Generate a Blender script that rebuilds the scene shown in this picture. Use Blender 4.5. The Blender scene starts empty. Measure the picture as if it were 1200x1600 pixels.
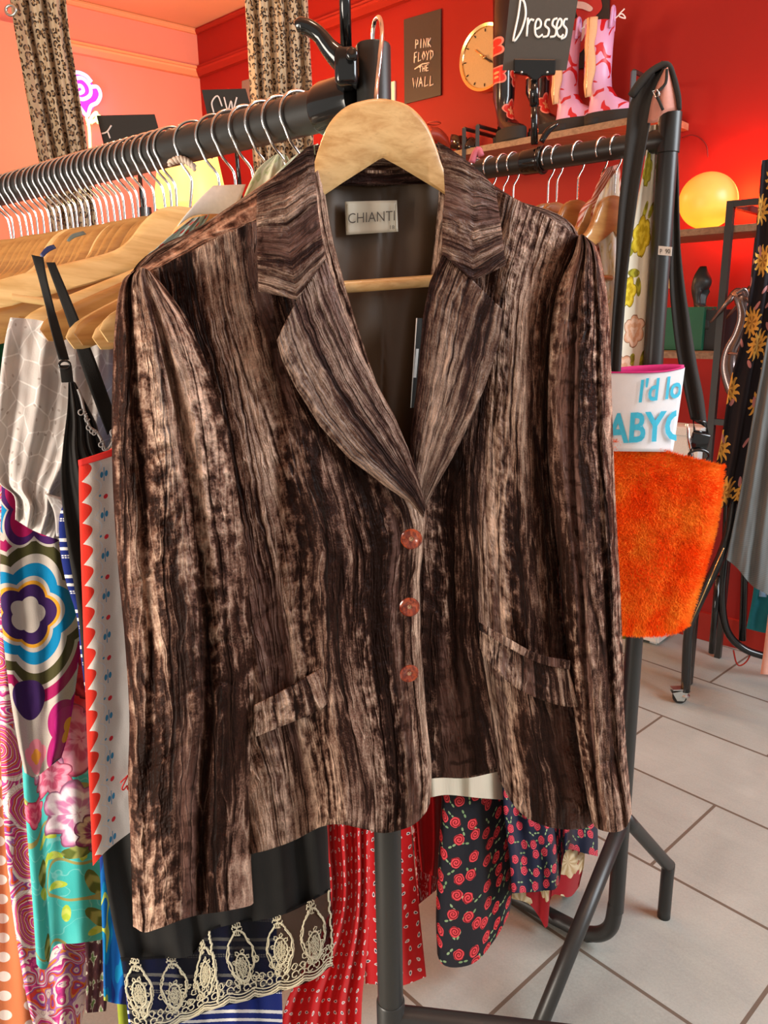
import bpy, math, random
import numpy as np
from mathutils import Vector, Matrix

SC = bpy.context.scene
COL = SC.collection
PI = math.pi
random.seed(7)

# ------------------------------------------------------------------ camera
CAM_H = 1.35
FPX = 1200.0                      # focal length in pixels of the 1200x1600 frame
cam_data = bpy.data.cameras.new('camera')
cam_data.sensor_fit = 'VERTICAL'
cam_data.sensor_height = 36.0
cam_data.lens = 36.0 * FPX / 1600.0
cam_data.clip_start = 0.02
cam_data.dof.use_dof = False
cam = bpy.data.objects.new('camera', cam_data)
COL.objects.link(cam)
RM = Matrix.Rotation(math.radians(75.7), 3, 'X') @ Matrix.Rotation(math.radians(-1.0), 3, 'Z')
cam.matrix_world = Matrix.Translation((0, 0, CAM_H)) @ RM.to_4x4()
SC.camera = cam

# ------------------------------------------------------------------ world, lights, exposure
SC.view_settings.view_transform = 'Standard'
SC.view_settings.look = 'None'
SC.view_settings.gamma = 1.0
SC.view_settings.use_curve_mapping = False
SC.view_settings.exposure = 0.3
world = bpy.data.worlds.new('world'); SC.world = world
world.use_nodes = True
bg = world.node_tree.nodes['Background']
bg.inputs['Color'].default_value = (1.0, 0.93, 0.86, 1)
bg.inputs['Strength'].default_value = 0.42

def area(name, loc, target, size, energy, color, sy=None):
    l = bpy.data.lights.new(name, 'AREA'); l.energy = energy; l.color = color
    l.shape = 'RECTANGLE'; l.size = size; l.size_y = sy or size
    o = bpy.data.objects.new(name, l); COL.objects.link(o)
    o.location = loc
    o.rotation_euler = (Vector(target) - Vector(loc)).to_track_quat('-Z', 'Y').to_euler()
    return o
def point(name, loc, energy, color, r=0.05):
    l = bpy.data.lights.new(name, 'POINT'); l.energy = energy; l.color = color; l.shadow_soft_size = r
    o = bpy.data.objects.new(name, l); COL.objects.link(o); o.location = loc
    return o
# shop window behind the camera to the left, door glazing to the right
area('shop_window_light', (-1.9, -0.35, 0.95), (-0.05, 0.8, 1.1), 0.9, 62, (1.0, 0.90, 0.78), 1.2)
area('door_glass_light', (2.6, 0.5, 2.3), (0.95, 1.9, 0.2), 1.4, 92, (0.86, 0.94, 1.0), 1.6)
# warm bulbs deeper in the shop
point('corner_lamp_light', (-0.80, 3.75, 2.25), 44, (1.0, 0.54, 0.20), 0.10)
point('ceiling_bulb_light', (-1.0, 2.7, 2.35), 24, (1.0, 0.62, 0.34), 0.12)
point('ceiling_bulb_light_front', (0.3, 0.6, 2.85), 15, (1.0, 0.78, 0.55), 0.10)

# ------------------------------------------------------------------ projection helpers (pixels of the photo -> places in the room)
C0 = Vector((0, 0, CAM_H))
def ray(px, py):
    return RM @ Vector(((px - 600) / FPX, -(py - 800) / FPX, -1.0))
def proj(P):
    v = RM.transposed() @ (Vector(P) - C0)
    return 600 + FPX * v.x / -v.z, 800 - FPX * v.y / -v.z
def atY(px, py, Y):
    r = ray(px, py); return C0 + r * (Y / r.y)
def atZc(px, py, zc):
    return C0 + ray(px, py) * zc
def floor_hit(px, py, z=0.0):
    r = ray(px, py); return C0 + r * ((z - CAM_H) / r.z)
def upz(P, py):
    lo, hi = -0.5, 3.5
    for _ in range(40):
        m = (lo + hi) / 2
        if proj((P[0], P[1], m))[1] > py: lo = m
        else: hi = m
    return Vector((P[0], P[1], lo))
class Plane:
    """a plane in the room; calling it puts a pixel on it, off metres nearer to the viewer's side"""
    def __init__(s, P0, n):
        s.P0 = Vector(P0); s.n = Vector(n).normalized()
        if s.n.dot(C0 - s.P0) < 0: s.n = -s.n
    def __call__(s, px, py, off=0.0):
        r = ray(px, py)
        t = (s.P0 + s.n * off - C0).dot(s.n) / r.dot(s.n)
        return C0 + r * t
def yplane(Y): return Plane((0, Y, 0), (0, 1, 0))

# ------------------------------------------------------------------ numpy noise
_rs = np.random.RandomState(3)
_L = _rs.rand(256, 256)
def vn(x, y):
    x = np.asarray(x, float); y = np.asarray(y, float)
    xi = np.floor(x).astype(int); yi = np.floor(y).astype(int)
    fx = x - xi; fy = y - yi
    fx = fx * fx * (3 - 2 * fx); fy = fy * fy * (3 - 2 * fy)
    a = _L[xi & 255, yi & 255]; b = _L[(xi + 1) & 255, yi & 255]
    c = _L[xi & 255, (yi + 1) & 255]; d = _L[(xi + 1) & 255, (yi + 1) & 255]
    return (a * (1 - fx) + b * fx) * (1 - fy) + (c * (1 - fx) + d * fx) * fy
def fbm(x, y, o=3):
    r = 0; a = .5; t = 0
    for i in range(o):
        r = r + a * vn(x * 2 ** i + 17 * i, y * 2 ** i + 5 * i); t += a; a *= .5
    return r / t

# ------------------------------------------------------------------ scene-tree helpers
WL = {}
def thing(name, label, cat, loc=(0, 0, 0), group=None):
    o = bpy.data.objects.new(name, None); COL.objects.link(o)
    o.location = loc; o.empty_display_size = .05
    o['label'] = label; o['category'] = cat
    if group: o['group'] = group
    WL[o.name] = Vector(loc)
    return o
def tag(o, label, cat, group=None):
    o['label'] = label; o['category'] = cat
    if group: o['group'] = group
    return o

class MB:
    def __init__(s): s.v = []; s.f = []; s.uv = []; s.has_uv = False
    def add(s, vs, fs, uvs=None):
        b = len(s.v); s.v += [tuple(p) for p in vs]
        s.f += [tuple(i + b for i in f) for f in fs]
        if uvs is not None: s.has_uv = True; s.uv += [tuple(q) for q in uvs]
        else: s.uv += [(p[0], p[2]) for p in s.v[b:]]
        return s
    def box(s, c, size, X=(1, 0, 0), Y=(0, 1, 0), Z=(0, 0, 1)):
        c = Vector(c); X = Vector(X) * size[0] / 2; Y = Vector(Y) * size[1] / 2; Z = Vector(Z) * size[2] / 2
        vs = [c + X * i + Y * j + Z * k for i in (-1, 1) for j in (-1, 1) for k in (-1, 1)]
        return s.add(vs, [(0, 1, 3, 2), (4, 6, 7, 5), (0, 4, 5, 1), (2, 3, 7, 6), (0, 2, 6, 4), (1, 5, 7, 3)])
    def tube(s, pts, r, seg=12, closed=False, flat=None, smooth=0):
        P = [Vector(p) for p in pts]
        if smooth: P = [Vector(q) for q in crm([tuple(p) for p in P], smooth, closed)]
        n = len(P)
        if not hasattr(r, '__len__'): R = [r] * n
        elif len(r) == n: R = list(r)
        else:
            R = list(np.interp(np.linspace(0, 1, n), np.linspace(0, 1, len(r)), r))
        up = None; vs = []
        for i in range(n):
            a = P[(i - 1) % n] if (i > 0 or closed) else P[i]
            b = P[(i + 1) % n] if (i < n - 1 or closed) else P[i]
            t = (b - a)
            t = t.normalized() if t.length > 1e-9 else Vector((0, 0, 1))
            if up is None:
                up = Vector((0, 0, 1)) if abs(t.z) < .9 else Vector((1, 0, 0))
                if flat is not None: up = Vector(flat)
            up = (up - t * up.dot(t))
            up = up.normalized() if up.length > 1e-6 else t.orthogonal().normalized()
            sd = t.cross(up)
            for k in range(seg):
                an = 2 * PI * k / seg
                vs.append(P[i] + up * (math.sin(an) * R[i] * (0.35 if flat is not None else 1)) + sd * (math.cos(an) * R[i]))
        fs = []
        for i in range(n if closed else n - 1):
            j = (i + 1) % n
            for k in range(seg):
                l = (k + 1) % seg
                fs.append((i * seg + k, i * seg + l, j * seg + l, j * seg + k))
        if not closed:
            fs.append(tuple(range(seg - 1, -1, -1))); fs.append(tuple(range((n - 1) * seg, n * seg)))
        return s.add(vs, fs)
    def lathe(s, prof, c, axis=(0, 0, 1), seg=24, sx=1, sy=1):
        c = Vector(c); A = Vector(axis).normalized(); U = A.orthogonal().normalized(); V = A.cross(U)
        if abs(A.z) > .99: U = Vector((1, 0, 0)); V = A.cross(U)
        vs = []
        for r, h in prof:
            for k in range(seg):
                an = 2 * PI * k / seg
                vs.append(c + A * h + U * (r * math.cos(an) * sx) + V * (r * math.sin(an) * sy))
        n = len(prof); fs = []
        for i in range(n - 1):
            for k in range(seg):
                l = (k + 1) % seg
                fs.append((i * seg + k, i * seg + l, (i + 1) * seg + l, (i + 1) * seg + k))
        fs.append(tuple(range(seg - 1, -1, -1))); fs.append(tuple(range((n - 1) * seg, n * seg)))
        return s.add(vs, fs)
    def prism(s, pts, ext):
        """polygon in space extruded by vector ext"""
        P = [Vector(p) for p in pts]; E = Vector(ext); n = len(P)
        fs = [tuple(range(n)), tuple(range(2 * n - 1, n - 1, -1))]
        for i in range(n): fs.append((i, i + n, (i + 1) % n + n, (i + 1) % n))
        return s.add(P + [p + E for p in P], fs)
    def strip(s, A, B, ext):
        """solid band between two polylines, extruded by ext"""
        A = [Vector(p) for p in A]; B = [Vector(p) for p in B]; E = Vector(ext); n = len(A)
        vs = A + B + [p + E for p in A] + [p + E for p in B]; fs = []
        for i in range(n - 1):
            fs += [(i, i + 1, n + i + 1, n + i), (2 * n + i, 3 * n + i, 3 * n + i + 1, 2 * n + i + 1),
                   (i, 2 * n + i, 2 * n + i + 1, i + 1), (n + i, n + i + 1, 3 * n + i + 1, 3 * n + i)]
        fs += [(0, n, 3 * n, 2 * n), (n - 1, 3 * n - 1, 4 * n - 1, 2 * n - 1)]
        return s.add(vs, fs)
    def ball(s, c, r, seg=16, rings=10, sc=(1, 1, 1)):
        c = Vector(c); vs = []; fs = []
        for i in range(rings + 1):
            th = PI * i / rings
            for k in range(seg):
                an = 2 * PI * k / seg
                vs.append(c + Vector((r * sc[0] * math.sin(th) * math.cos(an), r * sc[1] * math.sin(th) * math.sin(an), r * sc[2] * math.cos(th))))
        for i in range(rings):
            for k in range(seg):
                l = (k + 1) % seg
                fs.append((i * seg + k, (i + 1) * seg + k, (i + 1) * seg + l, i * seg + l))
        return s.add(vs, fs)
    def grid(s, G, uv=None, close=False):
        """G: (nv, nu, 3) array"""
        nv, nu = G.shape[:2]; fs = []
        for i in range(nv - 1):
            for j in range(nu if close else nu - 1):
                k = (j + 1) % nu
                fs.append((i * nu + j, (i + 1) * nu + j, (i + 1) * nu + k, i * nu + k))
        return s.add([tuple(p) for p in G.reshape(-1, 3)], fs, None if uv is None else [tuple(p) for p in uv.reshape(-1, 2)])

def obj(name, mb, mat, parent=None, smooth=True, solid=0, bevel=0, auto=None, subsurf=0):
    me = bpy.data.meshes.new(name)
    base = WL.get(parent.name, Vector((0, 0, 0))) if parent else Vector((0, 0, 0))
    me.from_pydata([(p[0] - base.x, p[1] - base.y, p[2] - base.z) for p in mb.v], [], mb.f)
    ul = me.uv_layers.new(name='UVMap')
    li = np.empty(len(me.loops), dtype=np.int32); me.loops.foreach_get('vertex_index', li)
    ua = np.array(mb.uv, dtype=np.float32).reshape(-1, 2)
    ul.data.foreach_set('uv', ua[li].ravel())
    me.polygons.foreach_set('use_smooth', [smooth] * len(me.polygons))
    me.materials.append(mat)
    me.update()
    o = bpy.data.objects.new(name, me); COL.objects.link(o)
    if parent: o.parent = parent; WL[o.name] = base.copy()
    else: WL[o.name] = Vector((0, 0, 0))
    if smooth and auto is not None:
        try: me.set_sharp_from_angle(angle=math.radians(auto))
        except Exception: pass
    if solid:
        m = o.modifiers.new('thickness', 'SOLIDIFY'); m.thickness = solid; m.offset = 0
    if bevel:
        m = o.modifiers.new('bevel', 'BEVEL'); m.width = bevel; m.segments = 2; m.limit_method = 'ANGLE'
    if subsurf:
        m = o.modifiers.new('sub', 'SUBSURF'); m.levels = m.render_levels = subsurf
    return o
def struct(name, mb, mat, smooth=False, **k):
    o = obj(name, mb, mat, None, smooth, **k); o['kind'] = 'structure'; return o

def crm(pts, sub=6, closed=False):
    """Catmull-Rom through points"""
    P = [np.array(p, float) for p in pts]; n = len(P)
    if n < 3: 
        return [P[0] + (P[1] - P[0]) * i / sub for i in range(sub + 1)]
    out = []
    for i in range(n if closed else n - 1):
        p1 = P[i]; p2 = P[(i + 1) % n]
        p0 = P[i - 1] if (i > 0 or closed) else 2 * p1 - p2
        p3 = P[(i + 2) % n] if (i < n - 2 or closed) else 2 * p2 - p1
        for k in range(sub):
            t = k / sub
            out.append(.5 * ((2 * p1) + (-p0 + p2) * t + (2 * p0 - 5 * p1 + 4 * p2 - p3) * t * t + (-p0 + 3 * p1 - 3 * p2 + p3) * t ** 3))
    if not closed: out.append(P[-1])
    return out
def resample(pts, n, smooth=True):
    P = np.array(crm(pts, 8) if (smooth and len(pts) > 2) else [np.array(p, float) for p in pts])
    d = np.r_[0, np.cumsum(np.linalg.norm(np.diff(P, axis=0), axis=1))]
    t = np.linspace(0, d[-1], n)
    return np.stack([np.interp(t, d, P[:, k]) for k in range(P.shape[1])], 1)
def coons(T, B, L, R, nu, nv, sm=True):
    L = resample(L, nv, sm); R = resample(R, nv, sm)
    T = resample([L[0]] + list(T or []) + [R[0]], nu, sm); B = resample([L[-1]] + list(B or []) + [R[-1]], nu, sm)
    u = np.linspace(0, 1, nu)[None, :, None]; v = np.linspace(0, 1, nv)[:, None, None]
    S = (1 - v) * T[None] + v * B[None] + (1 - u) * L[:, None] + u * R[:, None]
    S -= (1 - u) * (1 - v) * L[0] + u * (1 - v) * R[0] + (1 - u) * v * L[-1] + u * v * R[-1]
    return S
def lay(S, place, off):
    """pixel grid S (nv,nu,2) + offsets -> world grid"""
    nv, nu = S.shape[:2]; G = np.empty((nv, nu, 3))
    off = np.broadcast_to(off, (nv, nu))
    n = np.array(place.n); P0 = np.array(place.P0); c = np.array(C0); R = np.array(RM)
    x = (S[..., 0] - 600) / FPX; y = -(S[..., 1] - 800) / FPX
    d = np.stack([x, y, -np.ones_like(x)], -1) @ R.T
    t = ((P0 - c) @ n + off) / (d @ n)
    return c + d * t[..., None]
def uvm(G, W=None, H=None, rot=0.0, o=(0, 0)):
    nv, nu = G.shape[:2]
    W = W or np.linalg.norm(np.diff(G[nv // 2], axis=0), axis=1).sum()
    H = H or np.linalg.norm(np.diff(G[:, nu // 2], axis=0), axis=1).sum()
    u, v = np.meshgrid(np.linspace(0, W, nu), np.linspace(0, H, nv))
    if rot:
        c, s = math.cos(rot), math.sin(rot); u, v = u * c - v * s, u * s + v * c
    return np.stack([u + o[0], v + o[1]], -1)

def cloth(name, mat, place, L, R, T=None, B=None, parent=None, thick=.03, nf=5, amp=.008, off=0.0, step=8, seed=0, flare=1.0, extra=None, lean=0.15, taper=True):
    """hanging garment body: front and back sheets joined at the sides, hanging in folds"""
    wpx = max(abs(R[0][0] - L[0][0]), abs(R[-1][0] - L[-1][0]), 20); hpx = max(abs(L[-1][1] - L[0][1]), abs(R[-1][1] - R[0][1]), 20)
    nu = int(min(160, max(14, wpx / step + nf * 6))); nv = int(min(160, max(10, hpx / step)))
    S = coons(T, B, L, R, nu, nv)
    u = np.linspace(0, 1, nu)[None]; v = np.linspace(0, 1, nv)[:, None]
    prof = np.sqrt(np.clip(np.sin(PI * u), 0, 1))
    grow = (.35 + .65 * v ** .7) if taper else np.ones_like(v)
    ph = seed * 1.7 + lean * 4 * vn(v * 2.3 + seed, v * 0 + seed)
    f = np.sin(2 * PI * nf * (u + .12 * vn(u * 3 + seed, v * 1.5)) + ph) + .5 * np.sin(2 * PI * nf * 1.9 * u + ph * 2.1)
    f = f * amp * grow + (fbm(u * 9 + seed, v * 12 + seed) - .5) * amp * .8
    if extra is not None: f = f + extra(u, v)
    F = lay(S, place, off + prof * thick * .5 * grow + f)
    Bk = lay(S, place, off - prof * thick * .5 * grow - .3 * f - .004)
    W = np.linalg.norm(np.diff(F[nv // 2], axis=0), axis=1).sum(); uv = uvm(F)
    uvb = uv.copy(); uvb[..., 0] += W
    G = np.concatenate([F, Bk[:, ::-1]], 1); UV = np.concatenate([uv, uvb[:, :]], 1)
    mb = MB(); mb.grid(G, UV, close=True)
    return obj(name, mb, mat, parent), S, F

def sheet(name, mat, place, L, R, T=None, B=None, parent=None, off=0.0, step=6, fn=None, solid=.0016, rot=0, uvo=(0, 0), uvs=None):
    wpx = max(abs(R[0][0] - L[0][0]), abs(R[-1][0] - L[-1][0]), abs(R[len(R)//2][0] - L[len(L)//2][0]), 12); hpx = max(abs(L[-1][1] - L[0][1]), abs(R[-1][1] - R[0][1]), 12)
    nu = int(min(400, max(6, wpx / step))); nv = int(min(500, max(6, hpx / step)))
    S = coons(T, B, L, R, nu, nv)
    u = np.linspace(0, 1, nu)[None]; v = np.linspace(0, 1, nv)[:, None]
    F = lay(S, place, off + (fn(u, v, S) if fn else 0))
    mb = MB(); mb.grid(F, uvm(F, rot=rot, o=uvo))
    return obj(name, mb, mat, parent, solid=solid), S, F

def text_on(name, txt, place, x0, y0, w, h, mat, parent, off=.001, skew=0.0, rise=0.0, bold=0.0, xmax=1e9, xmin=-1e9, depth=.0008):
    """lettering laid on a surface: left px, baseline px, width and height of the whole line in px"""
    cu = bpy.data.curves.new(name, 'FONT'); cu.body = txt; cu.size = 1; cu.offset = bold; cu.resolution_u = 3
    to = bpy.data.objects.new(name + '_src', cu); COL.objects.link(to)
    dg = bpy.context.evaluated_depsgraph_get(); dg.update()
    me = bpy.data.meshes.new_from_object(to.evaluated_get(dg))
    vs = np.array([tuple(v.co) for v in me.vertices]); fs = [tuple(p.vertices) for p in me.polygons]
    bpy.data.objects.remove(to); bpy.data.curves.remove(cu); bpy.data.meshes.remove(me)
    a = vs.min(0); b = vs.max(0)
    X = (vs[:, 0] - a[0]) / (b[0] - a[0]); Y = vs[:, 1] / max(b[1], 1e-6)
    px = np.clip(x0 + X * w + Y * skew, xmin, xmax); py = y0 - Y * h + X * rise
    mb = MB(); n = len(vs)
    fr = [place(x, y, off + depth) for x, y in zip(px, py)]
    mb.add(fr, fs)
    return obj(name, mb, mat, parent, smooth=False)

def strokes(name, lines, place, x0, y0, w, h, r, mat, parent, off=.002, skew=0, rise=0, smooth=4):
    """hand-drawn lettering: polylines in a unit box (y down) swept as thin rounded strokes"""
    mb = MB()
    for ln in lines:
        pts = [place(x0 + a * w + (1 - b) * skew, y0 + b * h + a * rise, off) for a, b in ln]
        mb.tube(pts, r, 6, smooth=smooth if len(pts) > 2 else 0)
    return obj(name, mb, mat, parent)

# ------------------------------------------------------------------ shader expression helpers
class V:
    def __init__(s, M, k): s.M = M; s.k = k
    def _b(a, op, b, c=None): return a.M.math(op, a, b, c)
    def __add__(a, b): return a._b('ADD', b)
    __radd__ = __add__
    def __sub__(a, b): return a._b('SUBTRACT', b)
    def __rsub__(a, b): return a.M.math('SUBTRACT', b, a)
    def __mul__(a, b): return a._b('MULTIPLY', b)
    __rmul__ = __mul__
    def __truediv__(a, b): return a._b('DIVIDE', b)
    def __rtruediv__(a, b): return a.M.math('DIVIDE', b, a)
    def __gt__(a, b): return a._b('GREATER_THAN', b)
    def __lt__(a, b): return a._b('LESS_THAN', b)
    def __mod__(a, b): return a._b('FLOORED_MODULO', b)
    def __pow__(a, b): return a._b('POWER', b)
    def abs(a): return a.M.math('ABSOLUTE', a)
    def floor(a): return a.M.math('FLOOR', a)
    def frac(a): return a.M.math('FRACT', a)
    def sin(a): return a.M.math('SINE', a)
    def cos(a): return a.M.math('COSINE', a)
    def sqrt(a): return a.M.math('SQRT', a)
    def max(a, b): return a._b('MAXIMUM', b)
    def min(a, b): return a._b('MINIMUM', b)
class Mat:
    def __init__(s, name):
        s.m = bpy.data.materials.new(name); s.m.use_nodes = True
        s.nt = s.m.node_tree; s.nt.nodes.clear(); s._uv = None
        s.out = s.nt.nodes.new('ShaderNodeOutputMaterial')
    def node(s, t, **k):
        n = s.nt.nodes.new(t)
        for a, b in k.items(): setattr(n, a, b)
        return n
    def put(s, sock, val):
        if val is None: return
        if isinstance(val, V): s.nt.links.new(val.k, sock)
        elif hasattr(val, 'is_output'): s.nt.links.new(val, sock)
        elif hasattr(val, '__len__'):
            sock.default_value = (*val, 1) if (len(val) == 3 and sock.type == 'RGBA') else val
        else: sock.default_value = val
    def math(s, op, *a):
        n = s.node('ShaderNodeMath', operation=op)
        for i, x in enumerate([q for q in a if q is not None]): s.put(n.inputs[i], x)
        return V(s, n.outputs[0])
    def uv(s):
        if s._uv is None:
            t = s.node('ShaderNodeUVMap', uv_map='UVMap'); p = s.node('ShaderNodeSeparateXYZ')
            s.nt.links.new(t.outputs[0], p.inputs[0]); s._uv = (V(s, p.outputs[0]), V(s, p.outputs[1]))
        return s._uv
    def ob(s):
        t = s.node('ShaderNodeTexCoord'); p = s.node('ShaderNodeSeparateXYZ')
        s.nt.links.new(t.outputs['Object'], p.inputs[0])
        return V(s, p.outputs[0]), V(s, p.outputs[1]), V(s, p.outputs[2])
    def vec(s, x, y, z=0.0):
        n = s.node('ShaderNodeCombineXYZ'); s.put(n.inputs[0], x); s.put(n.inputs[1], y); s.put(n.inputs[2], z)
        return V(s, n.outputs[0])
    def noise(s, x, y, z=0.0, sc=1.0, detail=2.0, rough=.5, dist=0.0):
        n = s.node('ShaderNodeTexNoise'); s.put(n.inputs['Vector'], s.vec(x, y, z))
        s.put(n.inputs['Scale'], sc); s.put(n.inputs['Detail'], detail); s.put(n.inputs['Roughness'], rough); s.put(n.inputs['Distortion'], dist)
        return V(s, n.outputs[0])
    def voro(s, x, y, sc=1.0, rnd=1.0, feature='F1'):
        n = s.node('ShaderNodeTexVoronoi', feature=feature, voronoi_dimensions='2D')
        s.put(n.inputs['Vector'], s.vec(x, y)); s.put(n.inputs['Scale'], sc); s.put(n.inputs['Randomness'], rnd)
        return n
    def scatter(s, x, y, sc, rnd=1.0):
        """cells: local coordinates around each cell's point (rotated at random), cell-random r"""
        n = s.voro(x, y, sc, rnd)
        p = s.node('ShaderNodeSeparateXYZ'); s.nt.links.new(n.outputs['Position'], p.inputs[0])
        c = s.node('ShaderNodeSeparateColor'); s.nt.links.new(n.outputs['Color'], c.inputs[0])
        # Position comes back in the input's space
        lx = (x - V(s, p.outputs[0])) * sc; ly = (y - V(s, p.outputs[1])) * sc
        r1, r2 = V(s, c.outputs[0]), V(s, c.outputs[1]); a = r1 * 6.283
        return lx * a.cos() - ly * a.sin(), lx * a.sin() + ly * a.cos(), r1, r2
    def ss(s, x, lo, hi):
        n = s.node('ShaderNodeMapRange', interpolation_type='SMOOTHSTEP')
        s.put(n.inputs[0], x); s.put(n.inputs[1], lo); s.put(n.inputs[2], hi)
        return V(s, n.outputs[0])
    def mix(s, f, a, b):
        n = s.node('ShaderNodeMix', data_type='RGBA')
        s.put(n.inputs[0], f); s.put(n.inputs[6], a); s.put(n.inputs[7], b)
        return V(s, n.outputs[2])
    def ramp(s, f, stops, const=False):
        n = s.node('ShaderNodeValToRGB'); cr = n.color_ramp
        if const: cr.interpolation = 'CONSTANT'
        while len(cr.elements) < len(stops): cr.elements.new(0.5)
        for e, (p, c) in zip(cr.elements, stops): e.position = p; e.color = (*c, 1)
        s.put(n.inputs[0], f)
        return V(s, n.outputs[0])
    def bump(s, h, strength=.3, dist=.002):
        n = s.node('ShaderNodeBump'); s.put(n.inputs['Height'], h); n.inputs['Strength'].default_value = strength; n.inputs['Distance'].default_value = dist
        return V(s, n.outputs[0])
    def polar(s, x, y): return (x * x + y * y).sqrt(), s.math('ARCTAN2', y, x)
    def done(s, color=(.5, .5, .5), rough=.6, metal=0.0, spec=.4, normal=None, sheen=0.0, sheen_rough=.4, sheen_tint=None, alpha=None, emit=None, estr=0.0, coat=0, trans=0, sss=0, aniso=0):
        b = s.node('ShaderNodeBsdfPrincipled')
        s.put(b.inputs['Base Color'], color); s.put(b.inputs['Roughness'], rough); s.put(b.inputs['Metallic'], metal)
        s.put(b.inputs['Specular IOR Level'], spec); s.put(b.inputs['Normal'], normal)
        s.put(b.inputs['Sheen Weight'], sheen); s.put(b.inputs['Sheen Roughness'], sheen_rough)
        if sheen_tint is not None: s.put(b.inputs['Sheen Tint'], sheen_tint)
        s.put(b.inputs['Alpha'], alpha); s.put(b.inputs['Coat Weight'], coat); s.put(b.inputs['Transmission Weight'], trans)
        if emit is not None: s.put(b.inputs['Emission Color'], emit); s.put(b.inputs['Emission Strength'], estr)
        s.nt.links.new(b.outputs[0], s.out.inputs[0])
        return s.m
def hexc(h, k=1.0):
    c = [int(h[i:i + 2], 16) / 255 for i in (0, 2, 4)]
    return tuple(k * (x / 12.92 if x < .04045 else ((x + .055) / 1.055) ** 2.4) for x in c)
def plain(name, c, rough=.5, metal=0.0, spec=.4, grain=0.0, gs=200.0, **k):
    M = Mat(name); c = hexc(c) if isinstance(c, str) else c
    x, y, z = M.ob(); n = M.noise(x, y, z, sc=gs, detail=3)
    col = M.mix(n, tuple(q * (1 - .12) for q in c), tuple(min(1, q * 1.1) for q in c))
    return M.done(col, rough, metal, spec, normal=M.bump(n, grain, .001) if grain else None, **k)
# ------------------------------------------------------------------ materials
blackpaint = plain('black_satin_paint', (.022, .021, .019), .38, 0, .5, .05, 400)
blackgloss = plain('black_gloss_plastic', (.008, .008, .008), .12, 0, .6)
blackcord = plain('black_webbing', (.035, .032, .029), .85, 0, .2, .5, 500)
chrome = plain('chrome_wire', (.78, .76, .74), .16, 1.0)
brass = plain('polished_brass', (.83, .6, .28), .2, 1.0)
steel = plain('zinc_steel', (.6, .63, .6), .35, 1.0)
whiteplast = plain('white_plastic', (.75, .74, .7), .5)
whitepaper = plain('white_paper', (.8, .79, .75), .7)
chalk = plain('chalk_white', (.85, .84, .8), .9)
slate = plain('black_chalkboard', (.03, .028, .025), .75, 0, .25)

def wood(name, a, b, rough=.3, coat=.35):
    M = Mat(name); x, y, z = M.ob()
    w = M.noise(x * 6, y * 60, z * 55, sc=1.6, detail=4, rough=.6, dist=.4)
    f = M.noise(x * 30, y * 500, z * 400, sc=1, detail=2)
    col = M.mix(M.ss(w, .3, .72), a, b); col = M.mix(M.ss(f, .62, .8) * .25, col, tuple(q * .5 for q in b))
    return M.done(col, rough, 0, .45, normal=M.bump(w, .08, .001), coat=coat)
woodA = wood('varnished_beech', (.80, .54, .24), (.60, .35, .12))
woodB = wood('honey_beech', (.50, .26, .08), (.36, .16, .045))
woodC = wood('pale_lotus_wood', (.72, .46, .20), (.48, .25, .08), .38, .15)
woodshelf = wood('brown_shelf_wood', (.30, .19, .11), (.19, .11, .06), .5, 0)

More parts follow.
